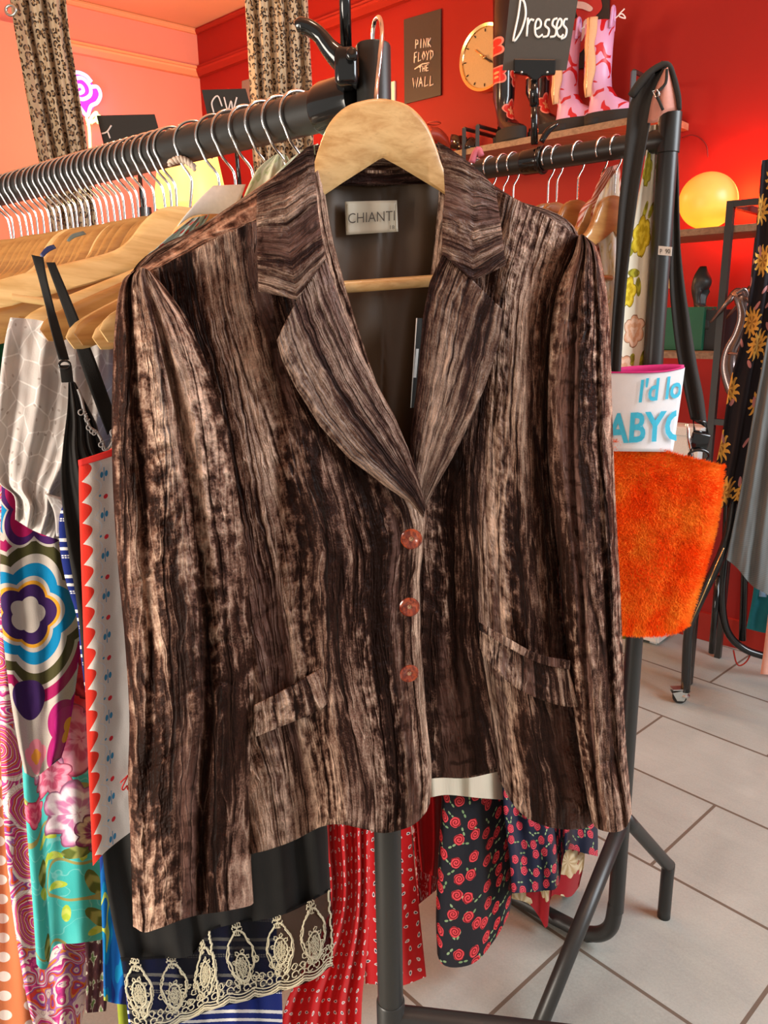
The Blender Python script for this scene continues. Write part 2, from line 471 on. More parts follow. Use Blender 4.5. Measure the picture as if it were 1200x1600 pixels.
def velvet(name, dark=(.013, .0048, .003), light=(.74, .47, .33), seed=0.0, sc=1.0, lift=0.0, wb=1.0):
    """crushed velvet: pile pressed flat in lengthwise streaks, its sheen painted into the colour"""
    M = Mat(name); u, v = M.uv()
    wob = (M.noise(u * 13, v * 5, seed, sc=1, detail=2) - .5) * (.020 * wb) + (M.noise(u * 60, v * 55, seed, sc=1, detail=1) - .5) * .0035
    uu = u + wob
    big = M.noise(uu * 19 * sc, v * 1.6, seed + 1, sc=1, detail=1)
    mid = M.noise(uu * 62 * sc, v * 5.0, seed + 2, sc=1, detail=3, rough=.6)
    fine = M.noise(uu * 210 * sc, v * 30, seed + 3, sc=1, detail=2, rough=.65)
    grain = M.noise(u * 620, v * 480, seed + 4, sc=1, detail=2, rough=.7)
    pk = M.noise(u * 95 + wob * 40, v * 80, seed + 5, sc=1, detail=2, rough=.6)
    def line(n, w): return 1 - M.ss((n - .5).abs(), 0.0, w)
    crack = line(M.noise(uu * 36 * sc, v * 2.0, seed + 6, sc=1, detail=1), .03)
    crack2 = line(M.noise(uu * 100 * sc, v * 5.0, seed + 7, sc=1, detail=1), .06)
    glint = line(M.noise(uu * 75 * sc + 9, v * 8.0, seed + 8, sc=1, detail=2), .035)  # thin light streaks: pile highlights put into the base colour
    bandf = M.ss(big, .34, .66)
    pbl = M.ss(M.noise(uu * 24, v * 2.4, seed + 9, sc=1, detail=1), .45, .62)
    t = (bandf - .5) * .52 + (mid - .5) * 1.25 + (fine - .5) * .85 + (grain - .5) * .55 + (pk - .5) * (pbl * .9 + .35) * 1.15 + glint * .22 - crack * .30 - crack2 * .14 + .425 + lift
    col = M.ramp(t, [(0.02, dark), (.26, (dark[0] * 2.4, dark[1] * 2.5, dark[2] * 2.6)), (.46, (light[0] * .21, light[1] * .165, light[2] * .155)), (.72, tuple(l * .52 for l in light)), (1.0, light)])
    flat = M.ss(M.noise(uu * 25, v * 1.3, seed + 12, sc=1, detail=1), .57, .62) * (1 - M.ss(M.noise(u * 40, v * 60, seed, sc=1, detail=2), .52, .62) * .7)
    col = M.mix(flat * .85, col, M.mix(M.ss(fine, .3, .7), (.085, .038, .028), (.17, .088, .068)))
    h = mid * 1.0 + fine * .5 + grain * .15 + pk * (pbl * .9 + .3) + big * .6 + glint * .25 - crack * .5 - crack2 * .2
    return M.done(col, .48, .0, M.ss(t, .2, 1.0) * .4 + .06, normal=M.bump(h, 1.0, .0062), sheen=.08, sheen_rough=.3, sheen_tint=(.8, .5, .38))
velvetM = velvet('crushed_brown_velvet')
velvetS = velvet('crushed_brown_velvet_sleeve', seed=5.0, sc=.8)
velvetL = velvet('crushed_brown_velvet_lapel', dark=(.016, .0065, .005), light=(.50, .31, .22), seed=9.0, sc=1.3, wb=.12, lift=.02)

def lining(name, c, rough=.33):
    M = Mat(name); u, v = M.uv()
    n = M.noise(u * 25, v * 7, 0, sc=1, detail=3)
    return M.done(M.mix(n, tuple(q * .8 for q in c), tuple(q * 1.15 for q in c)), rough, 0, .5, normal=M.bump(n, .35, .01))
liningM = lining('brown_satin_lining', (.105, .060, .030), .5)
creamsatin = lining('cream_satin', (.62, .55, .42), .4)

def fabric(name, fn, rough=.85, weave=700, sheen=.15, alpha=None, k=.25):
    M = Mat(name); u, v = M.uv(); col = fn(M, u, v)
    a = alpha(M, u, v) if alpha else None
    w = M.noise(u * weave, v * weave, 0, sc=1, detail=2); s = M.noise(u * 22, v * 10, 3, sc=1, detail=2)
    return M.done(col, rough, 0, .2, normal=M.bump(w * .25 + s, k, .004), sheen=sheen, alpha=a)
def solid(c, d=.15):
    return lambda M, u, v: M.mix(M.noise(u * 60, v * 60, 0, sc=1, detail=3), tuple(q * (1 - d) for q in c), tuple(q * (1 + d) for q in c))
blackcloth = fabric('black_crepe', solid((.016, .015, .014)))
orangecloth_c = (.62, .20, .08)
def f_polka(M, u, v):
    p = .031; x = u / p; row = x.floor(); y = v / p + (row % 2) * .5
    dx = x.frac() - .5; dy = y.frac() - .5
    d = (dx * dx + dy * dy).sqrt()
    return M.mix(1 - M.ss(d, .25, .28), orangecloth_c, (.85, .78, .72))
polka = fabric('orange_polka_dot_cotton', f_polka)
def f_drop(M, u, v):
    lx, ly, r1, r2 = M.scatter(u, v, 50, .35)
    w = 1 + ly * 1.3
    d = (lx * lx * 7.5 / (w * w) + ly * ly * 2.2).sqrt()
    ring = (d > .19) * (d < .36)
    return M.mix(d < .19, M.mix(ring, (.62, .010, .012), (.85, .74, .68)), M.mix(r2 > .6, (.03, .02, .04), (.5, .30, .25)))
teardrop = fabric('red_teardrop_cotton', f_drop)
def rose(M, u, v, sc, thr, rnd=.8, seed=0):
    lx, ly, r1, r2 = M.scatter(u + seed, v + seed * .37, sc, rnd)
    n = M.noise(u * sc * 3, v * sc * 3, seed, sc=1, detail=2)
    r, th = M.polar(lx, ly); rr = r + (n - .5) * .12 + (th * 5).sin() * .012
    swirl = ((r * 46 + th * 1.0 + n * 6).sin()) * .5 + .5
    return rr < thr, swirl, r, r2
def f_rose(base, sc=34, red=(.62, .012, .02)):
    def g(M, u, v):
        lx, ly, r1, r2 = M.scatter(u + .31, v + .2, sc * 1.25, .9)
        q = (lx.abs() - .17); leaf = ((q * q * 16 + ly * ly * 60).sqrt()) < .55
        c = M.mix(leaf * (r2 > .25), base, M.mix(r2, (.12, .22, .07), (.36, .48, .24)))
        m, s, r, r3 = rose(M, u, v, sc, .30, .55)
        rc = M.mix(M.ss(s, .25, .75), tuple(x * .42 for x in red), tuple(min(1, x * 1.25 + .05) for x in red))
        return M.mix(m, c, rc)
    return g
roseblack = fabric('black_rose_print', f_rose((.010, .010, .014), 29))
rosenavy = fabric('navy_rose_print', f_rose((.008, .012, .035), 32, (.62, .02, .05)))
def f_knit(M, u, v):
    v = v - .190
    base = M.mix(M.noise(u * 900, v * 900, 0, sc=1, detail=2), (.30, .25, .22), (.62, .56, .50))
    c = M.mix(((u - .10) * (u - .10) + (v - .02) * (v - .02)).sqrt() < .5, base, base)
    def ring(cx, cy, n, stops, k, amp, c, rot=0.0):
        dx = u - cx; dy = v - cy; r, th = M.polar(dx, dy)
        R = r / ((th * n + rot).cos().abs() * amp + 1.0) / k
        for lim, col in stops: c = M.mix(R < lim, c, col if col else base)
        return c
    W_ = (.48, .43, .38); 
    # broad blue drops behind
    c = ring(.115, .075, 1, [(1, (.0, .20, .42))], .055, .0, c)
    c = ring(.03, .045, 1, [(1, (.0, .20, .42))], .05, .0, c)
    c = ring(.165, .30, 1, [(1, (.0, .20, .42))], .028, .0, c)
    c = ring(.14, .155, 1, [(1, W_)], .02, 0, c)
    c = ring(.035, .19, 2.5, [(1.05, W_), (1.0, (.30, .005, .08)), (.86, W_), (.80, (.055, .05, .015)), (.66, W_), (.56, (.0, .19, .40)), (.42, W_), (.37, (.65, .30, .02)), (.33, (.035, .01, .08)), (.20, W_)], .097, .25, c)
    c = ring(.055, .045, 2.5, [(1.12, W_), (1.05, (.05, .01, .09)), (.85, (.33, .006, .08)), (.33, (.75, .33, .02))], .042, .45, c, .6)
    c = ring(.115, .36, 2.5, [(1.1, W_), (1.05, (.33, .006, .12)), (.8, (.42, .01, .17)), (.4, (.78, .34, .02))], .042, .4, c)
    c = ring(.035, .375, 2, [(1, (.75, .25, .32)), (.45, (.78, .34, .05))], .018, .3, c)
    c = ring(.03, .30, 1, [(1, (.035, .01, .08))], .026, 0, c)
    c = ring(.09, .475, 2.5, [(1.0, (.035, .01, .08)), (.8, W_), (.68, (.055, .05, .015)), (.5, W_), (.4, (.70, .30, .03))], .06, .3, c, .8)
    return c
knit = fabric('retro_floral_knit', f_knit, .95, 500, .3)
def petals(M, u, v, cx, cy, R, n, ca, cb, c, rot=0.0, wob=.22):
    dx = u - cx; dy = v - cy; r, th = M.polar(dx, dy)
    nz = M.noise(u * 45, v * 45, cx * 9, sc=1, detail=2)
    e = r / R / ((th * n + rot + nz * 2).cos().abs() * wob + (1 - wob)) + (nz - .5) * .35
    ln = ((th * n * 4 + nz * 8 + r * 130).sin() * .5 + .5)
    inner = ((e * 11 + (th * n).sin() * .9).sin() * .5 + .5)
    col = M.mix(M.ss(inner, .2, .9) * .75 + M.ss(ln, .7, 1) * .2, ca, cb)
    col = M.mix(M.ss(e, .9, .97), col, tuple(q * .45 for q in ca))
    return M.mix(e < 1, c, col)
def leafs(M, u, v, c, sc=17, dens=.35, a=(.10, .13, .02), b=(.34, .36, .10)):
    lx, ly, r1, r2 = M.scatter(u * 1.0, v, sc, 1.0)
    nz = M.noise(u * 60, v * 60, 0, sc=1, detail=2)
    d = (lx * lx * 22 + ly * ly * 4.5).sqrt() + (nz - .5) * .25
    vein = ((lx.abs() * 14 + ly * 16).sin() * .5 + .5)
    return M.mix((d < .62) * (r2 > dens), c, M.mix(M.ss(vein, .3, .9), a, b))
def f_peony(M, u, v):
    u = u + .045; v = v - .285
    c = M.mix(M.noise(u * 14, v * 14, 0, sc=1, detail=2), (.03, .42, .42), (.10, .56, .52))
    w = M.noise(u * 30, v * 30, 4, sc=1, detail=1); c = M.mix((M.ss((w - .5).abs(), 0, .012) * -1 + 1) * .3, c, (.5, .85, .8))
    c = leafs(M, u, v, c, 24, .45, (.42, .55, .05), (.55, .62, .12)); c = leafs(M, u + .3, v + .1, c, 15, .25)
    br = ((M.noise(u * 9, v * 9, 8, sc=1, detail=1) - .5).abs() < .012); c = M.mix(br, c, (.33, .30, .10))
    red = ((.62, .03, .05), (.78, .12, .16)); pk = ((.62, .10, .20), (.85, .38, .50)); wh = ((.55, .20, .38), (.88, .80, .84))
    for cx, cy, R, (a, b) in [(.125, .245, .050, red), (.085, .285, .032, red), (.10, .265, .028, ((.75, .2, .25), (.88, .62, .60))), (.145, .23, .035, ((.3, .01, .03), (.62, .04, .06))),
                              (.135, .325, .048, pk), (.085, .345, .028, wh), (.095, .375, .026, pk), (.06, .405, .018, ((.7, .05, .15), (.85, .2, .3))),
                              (.125, .432, .044, wh), (.145, .462, .026, ((.25, .03, .12), (.75, .6, .4)))]:
        c = petals(M, u, v, cx, cy, R * 1.1, 3.5, a, b, c, cx * 40)
    return c
peony = fabric('turquoise_peony_print', f_peony, .8)
def f_pais(M, u, v):
    n1 = M.noise(u * 9, v * 9, 1, sc=1, detail=1, dist=2.2); n2 = M.noise(u * 22, v * 22, 3, sc=1, detail=1, dist=1.5)
    c = M.ramp((n1 * 5.5 + n2 * 1.4).frac(), [(0, (.80, .66, .60)), (.13, (.45, .03, .20)), (.27, (.75, .08, .32)), (.38, (.80, .62, .58)), (.48, (.28, .08, .36)),
                                             (.60, (.62, .05, .04)), (.72, (.72, .25, .04)), (.80, (.40, .16, .45)), (.92, (.80, .64, .62))], True)
    lx, ly, r1, r2 = M.scatter(u, v, 10, .9)
    w = 1.25 + ly * 1.1; d = (lx * lx * 4.2 / (w * w) + ly * ly * 2.2).sqrt() + (n2 - .5) * .15
    ring = (d * 9).frac()
    p = M.ramp(ring, [(0, (.62, .04, .22)), (.35, (.85, .70, .62)), (.5, (.55, .03, .04)), (.72, (.76, .28, .05)), (.85, (.40, .10, .36))], True)
    c = M.mix((d < .62) * (r2 > .25), c, p)
    dots = ((d > .62) * (d < .70)) * (r2 > .25)
    c = M.mix(dots, c, (.86, .76, .72))
    ln = M.ss(((n1 * 28).frac() - .5).abs(), .42, .47)
    return M.mix(ln * .6, c, (.22, .02, .14))
paisley = fabric('magenta_paisley_print', f_pais, .8)
def f_stripe(M, u, v):
    w = v + (M.noise(u * 8, v * 3, 0, sc=1, detail=1) - .5) * .01; y = (w / .052).frac(); e = M.noise(u * 260, v * 260, 0, sc=1, detail=1) * .02
    thick = ((y + e) > .18) * ((y + e) < .27); thin = (y > .35) * (y < .39); 
    dash = ((y > .62) * (y < .655)).max((y > .68) * (y < .71)) * (((u * 260).frac()) > .3)
    thick2 = ((y + e) > .42) * ((y + e) < .50)
    return M.mix(thick.max(thick2).max(dash), (.006, .018, .16), (.78, .76, .74))
stripes = fabric('blue_white_stripe_cotton', f_stripe)
def f_eyelet(M, u, v):
    n = M.voro(u + (M.noise(u * 30, v * 30, 0, sc=1) - .5) * .01, v, 38, 1.0, 'DISTANCE_TO_EDGE'); d = V(M, n.outputs['Distance'])
    lx, ly, r1, r2 = M.scatter(u, v, 70, .9); r = (lx * lx + ly * ly * 3).sqrt()
    c = M.mix(d < .035, (.56, .52, .49), (.74, .71, .68))
    return M.mix((r < .16) * (r2 > .6), c, (.38, .33, .30))
eyelet = fabric('white_broderie_cotton', f_eyelet, .9, 500, .2)
def f_tea(M, u, v):
    y = v / .0235; s = (y * PI).sin().abs()
    c = M.mix(M.noise(u * 800, v * 800, 0, sc=1), (.60, .58, .57), (.70, .68, .67))
    edge = .0215 + (1 - s) * -.014
    c = M.mix(u < .024, c, (.74, .70, .66))
    arc = ((u - (.0275 - (1 - s) * .010)).abs() < .0006); c = M.mix(arc, c, (.60, .70, .82))
    c = M.mix(u < (.0035 + s * .0125), c, (.74, .035, .02))
    # little blue leaves and cherries along the scallops
    a = (y * .5).frac() - .5; yy = a * .047
    lx = u - .031; leaf = ((lx.abs() - .0028) * (lx.abs() - .0028) * 1.2 + yy * yy * .35).sqrt() < .0021
    stem = (lx.abs() < .0005) * (yy.abs() < .008)
    c = M.mix(leaf.max(stem), c, (.04, .25, .50))
    b = ((y * .5 + .5).frac() - .5) * .047; lx2 = u - .033
    ch = (lx2 * lx2 + (b - .003) * (b - .003)).sqrt() < .0027; c = M.mix(ch, c, (.62, .03, .05))
    d2 = (((u - .026) * (u - .026)) + b * b).sqrt() < .0014; c = M.mix(d2, c, (.05, .3, .55))
    return c
teacloth = fabric('white_scallop_border_linen', f_tea)
def f_yellow(M, u, v):
    c = M.mix(M.noise(u * 40, v * 40, 0, sc=1), (.74, .68, .52), (.82, .76, .62))
    c = leafs(M, u + .2, v, c, 16, .1, (.26, .24, .02), (.50, .46, .04))
    for i, (cx, cy, R, k) in enumerate([(.03, .08, .03, 0), (.045, .20, .038, 1), (.02, .30, .03, 1), (.05, .37, .03, 2), (.025, .44, .03, 2), (.05, .52, .035, 0), (.03, .62, .035, 1), (.05, .72, .03, 2), (.03, .84, .035, 1), (.04, .93, .03, 0)]):
        a, b = [((.42, .38, .03), (.62, .55, .06)), ((.55, .38, .01), (.86, .66, .05)), ((.72, .38, .22), (.86, .62, .46))][k]
        c = petals(M, u, v, cx, cy, R, 3, a, b, c, i * 1.3)
    return c
yellowfloral = fabric('yellow_retro_floral', f_yellow)
def f_bigflower(M, u, v):
    lx, ly, r1, r2 = M.scatter(u, v, 11, .8); nz = M.noise(u * 60, v * 60, 0, sc=1, detail=2)
    r, th = M.polar(lx, ly); e = r + (th * 4.5).cos().abs() * -.10 + (nz - .5) * .22
    ln = ((th * 9 + nz * 5).sin() * .5 + .5)
    return M.mix(e < .30, M.mix(nz, (.36, .015, .02), (.46, .02, .03)), M.mix(ln, (.62, .42, .20), (.86, .70, .45)))
bigflower = fabric('burgundy_chrysanthemum_print', f_bigflower)
def f_redwhite(M, u, v):
    nz = M.noise(u * 120, v * 120, 0, sc=1, detail=3); n2 = M.noise(u * 30, v * 30, 2, sc=1, detail=1)
    return M.mix((nz > .55) * (n2 > .45), (.50, .01, .015), (.80, .62, .58))
redwhite = fabric('red_white_floral', f_redwhite)
redcloth = fabric('plain_red_crepe', solid((.50, .008, .010)))
def f_sun(M, u, v):
    nz = M.noise(u * 50, v * 50, 0, sc=1, detail=1)
    lx, ly, r1, r2 = M.scatter(u, v, 7.5, .7); r, th = M.polar(lx, ly)
    ray_ = ((th * 12 + (r * 26).sin() * .8).sin() * .5 + .5) * .17 + .2
    c = M.mix(r < ray_, (.014, .012, .016), M.mix(nz, (.55, .28, .04), (.75, .45, .10)))
    c = M.mix(r < .15, c, M.mix(((th * 6).sin() > 0) , (.62, .36, .08), (.3, .14, .03)))
    lx, ly, a, b = M.scatter(u + .5, v + .2, 17, 1.0); m = ((lx * lx * 14 + ly * ly * 2).sqrt() < .42) * (b > .6)
    return M.mix(m, c, (.45, .20, .20))
sunprint = fabric('black_gold_sun_print', f_sun)
def f_denim(M, u, v):
    n = M.noise(u * 30, v * 6, 0, sc=1, detail=2); w = ((u * 900 + v * 900).sin() * .5 + .5)
    return M.mix(n * .8 + w * .2, (.065, .075, .08), (.20, .21, .20))
denim = fabric('faded_denim', f_denim, .9, 600)
def f_denim2(M, u, v): return M.mix(M.noise(u * 60, v * 20, 0, sc=1, detail=2), (.12, .25, .42), (.40, .55, .70))
denimlight = fabric('light_denim', f_denim2)
teal = fabric('teal_cotton', solid((.015, .16, .19)))
blushcloth = fabric('blush_cotton', solid((.62, .33, .26)))
greencloth = fabric('green_cotton', solid((.03, .22, .10)))
def f_cherry(M, u, v):
    lx, ly, r1, r2 = M.scatter(u, v, 42, .6); r = (lx * lx + ly * ly).sqrt()
    c = M.mix(((lx - .2).abs() < .03) * ((ly + .1).abs() < .25), (.36, .50, .50), (.15, .12, .06))
    return M.mix(r < .17, c, (.60, .03, .03))
cherry = fabric('pale_blue_cherry_print', f_cherry)
def f_cream(M, u, v):
    n = M.noise(u * 30, v * 30, 0, sc=1, detail=3); return M.ramp(n, [(.35, (.62, .60, .40)), (.5, (.72, .68, .50)), (.56, (.45, .50, .25)), (.62, (.74, .68, .52))])
creamleaf = fabric('cream_green_print', f_cream)
def f_wcol(M, u, v):
    c = (.78, .74, .66); lx, ly, a, b = M.scatter(u, v, 26, .9); r, th = M.polar(lx, ly)
    e = r - (th * 2.5).cos().abs() * .12
    return M.mix(e < .26, c, M.mix(e < .08, M.mix(a > .5, (.62, .02, .12), (.70, .22, .03)), (.8, .6, .05)))
whiteflower = fabric('white_colourful_floral', f_wcol)
def f_wyel(M, u, v):
    n = M.noise(u * 34, v * 26, 0, sc=1, detail=2); return M.ramp(n, [(.4, (.76, .73, .68)), (.56, (.78, .70, .50)), (.62, (.62, .50, .22)), (.66, (.78, .74, .68))])
whiteyellow = fabric('white_faint_yellow_print', f_wyel)
def f_pinkstr(M, u, v):
    y = ((u + v) * 60).frac(); return M.mix(y > .5, (.72, .42, .36), M.mix(y > .8, (.45, .08, .05), (.55, .22, .10)))
pinkstripe = fabric('pink_striped_cotton', f_pinkstr)
def f_blueprint(M, u, v):
    n = M.noise(u * 24, v * 12, 0, sc=1, detail=1); return M.ramp(n, [(.0, (.005, .03, .2)), (.42, (.0, .10, .36)), (.52, (.0, .22, .45)), (.58, (.42, .50, .08)), (.62, (.0, .12, .38))], True)
blueprint = fabric('blue_lime_print', f_blueprint)
def f_darkfl(M, u, v):
    n = M.noise(u * 60, v * 60, 0, sc=1, detail=2); return M.ramp(n, [(.4, (.05, .012, .02)), (.56, (.09, .03, .03)), (.6, (.55, .50, .42)), (.65, (.10, .16, .05))])
darkfloral = fabric('dark_floral_print', f_darkfl)
limecloth = fabric('lime_green_cotton', solid((.30, .36, .03)))
def f_leo(M, u, v):
    n = M.noise(u * 110, v * 110, 0, sc=1, detail=1)
    u = u * .55
    lx, ly, a, b = M.scatter(u + (n - .5) * .004, v, 46, .7); r, th = M.polar(lx, ly * .85)
    ring = (r > .2) * (r < .41) * (((th * 1.5 + a * 6).sin()) > -.45)
    return M.mix(ring, M.mix(r < .2, (.46, .36, .23), (.26, .16, .075)), (.022, .012, .008))
leopard = fabric('leopard_print_velour', f_leo, .7, 500, .4)
def f_fur(M, u, v):
    n = M.noise(u * 14, v * 14, 0, sc=1, detail=3); return M.mix(M.ss(n, .35, .7), (.98, .075, .0), (1.0, .27, .02))
M_ = Mat('orange_faux_fur'); _u, _v = M_.uv(); _n = M_.noise(_u * 900, _v * 300, 0, sc=1, detail=3)
furmat = M_.done(f_fur(M_, _u, _v), .9, 0, .1, normal=M_.bump(_n, .6, .004), sheen=.6, sheen_rough=.5, sheen_tint=(1, .45, .1))
# sheer net under the lace hem
M_ = Mat('black_sheer_net'); _u, _v = M_.uv()
netmat = M_.done((.012, .011, .011), .8, 0, .1, alpha=.62)
lacemat = plain('cream_lace_thread', (.66, .60, .43), .85, 0, .1)
# buttons
M_ = Mat('red_brown_button'); _x, _y, _z = M_.ob(); _n = M_.noise(_x * 220, _y * 60, _z * 120, sc=1, detail=3, dist=1.0)
buttonM = M_.done(M_.mix(M_.ss(_n, .35, .65), (.12, .012, .004), (.36, .058, .016)), .22, 0, .5, coat=.5)

# walls etc.
def wallmat(name, c):
    M = Mat(name); x, y, z = M.ob(); n = M.noise(x, y, z, sc=3, detail=4); f = M.noise(x, y, z, sc=160, detail=2)
    return M.done(M.mix(n, tuple(q * .92 for q in c), tuple(min(1, q * 1.05) for q in c)), .62, 0, .3, normal=M.bump(f, .08, .002))
redwall = wallmat('red_emulsion', (.28, .008, .004))
pinkwall = wallmat('pink_emulsion', (.68, .24, .19))
peachwall = wallmat('peach_ceiling_paint', (.80, .40, .24))
salmontrim = wallmat('salmon_gloss', (.80, .34, .18))
redtrim = wallmat('red_gloss', (.32, .016, .007))
def floormat():
    M = Mat('grey_stone_tiles'); x, y, z = M.ob()
    a = (x + y) * .70711; b = (y - x) * .70711            # rows run diagonally to the shop front
    return M, a, b
M_ = Mat('grey_stone_tiles'); _x, _y, _z = M_.ob()
_b = (_x * .741 + _y * .671 - .173) / .355; _row = _b.floor()
_a = (_x * .671 - _y * .741 + .783 + (_row % 2) * .35) / .70; _id = _a.floor()
_g = (_b.frac() < .012).max(_b.frac() > .988).max(_a.frac() < .006).max(_a.frac() > .994)
_tn = M_.noise(_row * 3.1, _id * 7.3, 0, sc=1.7, detail=0)
_n1 = M_.noise(_x, _y, 0, sc=5, detail=4, rough=.6, dist=.6); _n2 = M_.noise(_x, _y, 0, sc=190, detail=3, rough=.7)
_n3 = M_.noise(_a * 3, _b * 34, 0, sc=1, detail=3)
_c = M_.mix(_n1 * .55 + _n2 * .45 - .04 + (_tn - .5) * .5 + _n3 * .15, (.185, .20, .18), (.47, .50, .455))
_c = M_.mix(_g, _c, (.13, .105, .08))
tilemat = M_.done(_c, M_.ss(_n1, .2, .8) * .2 + .38, 0, .4, normal=M_.bump(_n2 * .5 + _n1 * .3 - _g * 1.5, .22, .003))

# ------------------------------------------------------------------ the room
DW = Vector((-.737, .675, 0)).normalized()            # along the red wall, away to the left
WP = Vector((1.344, 3.03, 0))
ZC = 3.05
def wall_at(px, py, off=0.0):
    return Plane(WP, Vector((-DW.y, DW.x, 0)))(px, py, off)
RWN = Vector((-.675, -.737, 0)).normalized()
redplane = Plane(WP, RWN)
# corner where red wall meets pink wall
cz = redplane(312, 120); CORNER = Vector((cz.x, cz.y, 0))
PD = Vector((-.766, -.643, 0)).normalized()
pinkplane = Plane(CORNER, Vector((.643, -.766, 0)))
ceil_z = redplane(303, 48).z; ZC = ceil_z
mb = MB(); F0 = Vector((0, 0, 0))
mb.add([(-5, -2.2, 0), (5, -2.2, 0), (5, 8, 0), (-5, 8, 0), (-5, -2.2, -.1), (5, -2.2, -.1), (5, 8, -.1), (-5, 8, -.1)],
       [(0, 1, 2, 3), (7, 6, 5, 4), (0, 4, 5, 1), (1, 5, 6, 2), (2, 6, 7, 3), (3, 7, 4, 0)])
struct('floor', mb, tilemat)
mb = MB(); mb.box((0, 2.9, ZC + .05), (10, 10.2, .1)); struct('ceiling', mb, peachwall)
def wallbox(A, B, n, t=.12, z0=0, z1=None):
    z1 = z1 or ZC; A = Vector(A); B = Vector(B); X = (B - A).normalized()
    mb = MB(); c = (A + B) / 2 - n * t / 2; c.z = (z0 + z1) / 2
    return mb.box(c, ((B - A).length, t, z1 - z0), X, n, (0, 0, 1))
RE = WP - DW * 2.6; LE = CORNER + PD * 4.2
struct('wall_back', wallbox(CORNER + DW * .1, RE, RWN), redwall)
PN = Vector((.643, -.766, 0)).normalized()
struct('wall_left', wallbox(CORNER - PD * .05, LE, PN), pinkwall)
# picture rail, coving
def rail_on(A, B, n, z, h, d, mat, name):
    mb = MB(); A = Vector(A) ; B = Vector(B); X = (B - A).normalized()
    prof = [(0, 0), (d * .5, .02 * h), (d, h * .35), (d, h * .55), (d * .6, h * .7), (d * .75, h * .9), (0, h)]
    vs = [P + n * q[0] + Vector((0, 0, z + q[1])) for P in (A, B) for q in prof]; k = len(prof)
    mb.add(vs, [(i, i + 1, k + i + 1, k + i) for i in range(k - 1)] + [tuple(range(k)), tuple(range(2 * k - 1, k - 1, -1))])
    struct(name, mb, mat)
zr = redplane(318, 121).z; zf = redplane(316, 104).z
rail_on(CORNER, RE, RWN, zr, zf - zr, .06, redtrim, 'trim_1')
rail_on(CORNER, LE, PN, zr, zf - zr, .06, salmontrim, 'trim_2')
rail_on(CORNER, LE, PN, ZC - .03, .03, .03, salmontrim, 'trim_3')
rail_on(CORNER, RE, RWN, ZC - .03, .03, .03, redtrim, 'trim_4')
mb = wallbox(CORNER, RE, RWN, -.018, 0, .12); struct('baseboard_back', mb, redtrim)
mb = wallbox(CORNER, LE, PN, -.018, 0, .12); struct('baseboard_left', mb, salmontrim)
# pier where the fitting rooms begin, at the far left of the picture
A = pinkplane(58, 160); A.z = 0
pz = pinkplane(20, 57).z
mb = MB(); mb.box(A + PD * .45 + PN * .10 + Vector((0, 0, pz / 2)), (.9, .2, pz), PD, PN, (0, 0, 1)); struct('wall_pier', mb, pinkwall)

# ------------------------------------------------------------------ rack 1 (nearest, left) and its rail line
D1 = Vector((-.762, .648, 0)).normalized(); N1 = Vector((-D1.y, D1.x, 0)); N1 = -N1 if N1.y > 0 else N1   # N1: towards the viewer's left
UP1 = atY(583, 70, .86)
rl = atY(548, 152, .86)
R1Z = rl.z; R1 = Vector((UP1.x, UP1.y, R1Z)); RR1 = .0215
def rail1(t): return R1 + D1 * t
def plane1(t): return Plane(rail1(t), D1)
rack1 = thing('garment_rack', 'black tubular clothes rack at left, its end upright carrying the brown velvet jacket', 'clothes rack', (UP1.x, UP1.y, 0), 'black clothes racks')
obj('rail', MB().tube([rail1(.045), rail1(1.75)], RR1, 32), blackpaint, rack1, auto=40)
z0 = upz(UP1, 1562).z
obj('upright', MB().lathe([(.0, z0 - .01), (.0175, z0 - .01), (.0175, UP1.z - .002), (.0165, UP1.z), (.0145, UP1.z), (.0145, UP1.z - .03), (0, UP1.z - .03)], (UP1.x, UP1.y, 0), seg=32), blackpaint, rack1, auto=40)
z0 = upz(UP1, 1562).z
obj('joint_collar', MB().lathe([(.0, 0.0), (.0155, 0), (.0195, .004), (.0195, z0 - .002), (.018, z0), (0, z0)], (UP1.x, UP1.y, 0), seg=32), blackpaint, rack1, auto=40)
# connector socket between rail and upright, and the cam lever above it
obj('rail_socket', MB().lathe([(.0, .0), (.026, .002), (.027, .01), (.027, .05), (.0255, .056), (0, .056)], R1 + D1 * .016, D1, seg=32), blackgloss, rack1, auto=40)
yp = Plane((UP1.x - .03, UP1.y - .02, 0), (0, 1, 0))
lev = [(551, 100), (532, 92), (515, 76), (500, 56), (484, 44), (470, 40), (462, 43)]
obj('cam_lever', MB().tube([yp(x, y) for x, y in lev], [.0105, .0115, .009, .0075, .0075, .0075, .0045], 14, smooth=5), blackgloss, rack1)
obj('cam_block', MB().box(yp(541, 108), (.022, .03, .034)), blackgloss, rack1, bevel=.005)
obj('screw', MB().lathe([(0, 0), (.006, 0), (.006, .004), (.004, .006), (0, .006)], yp(550, 86, .017), (0, -1, 0), 14), blackgloss, rack1)
# horizontal base arm leaving the joint to the right, and the foot on the floor
a0 = Vector((UP1.x, UP1.y, upz(UP1, 1592).z)); 
pb = Plane(UP1, (0.06, 1, 0))
obj('base_arm', MB().tube([pb(622, 1590), pb(860, 1618), pb(1100, 1646)], .0165, 20), blackpaint, rack1, auto=40)
e = pb(1100, 1646)
obj('foot', MB().tube([e, (e.x + .03, e.y, e.z - .03), (e.x + .035, e.y, 0)], .0165, 20), blackpaint, rack1)
obj('far_upright', MB().lathe([(0, 0), (.0175, 0), (.0175, UP1.z), (0, UP1.z)], rail1(1.75) - Vector((0, 0, R1Z)), seg=24), blackpaint, rack1, auto=40)

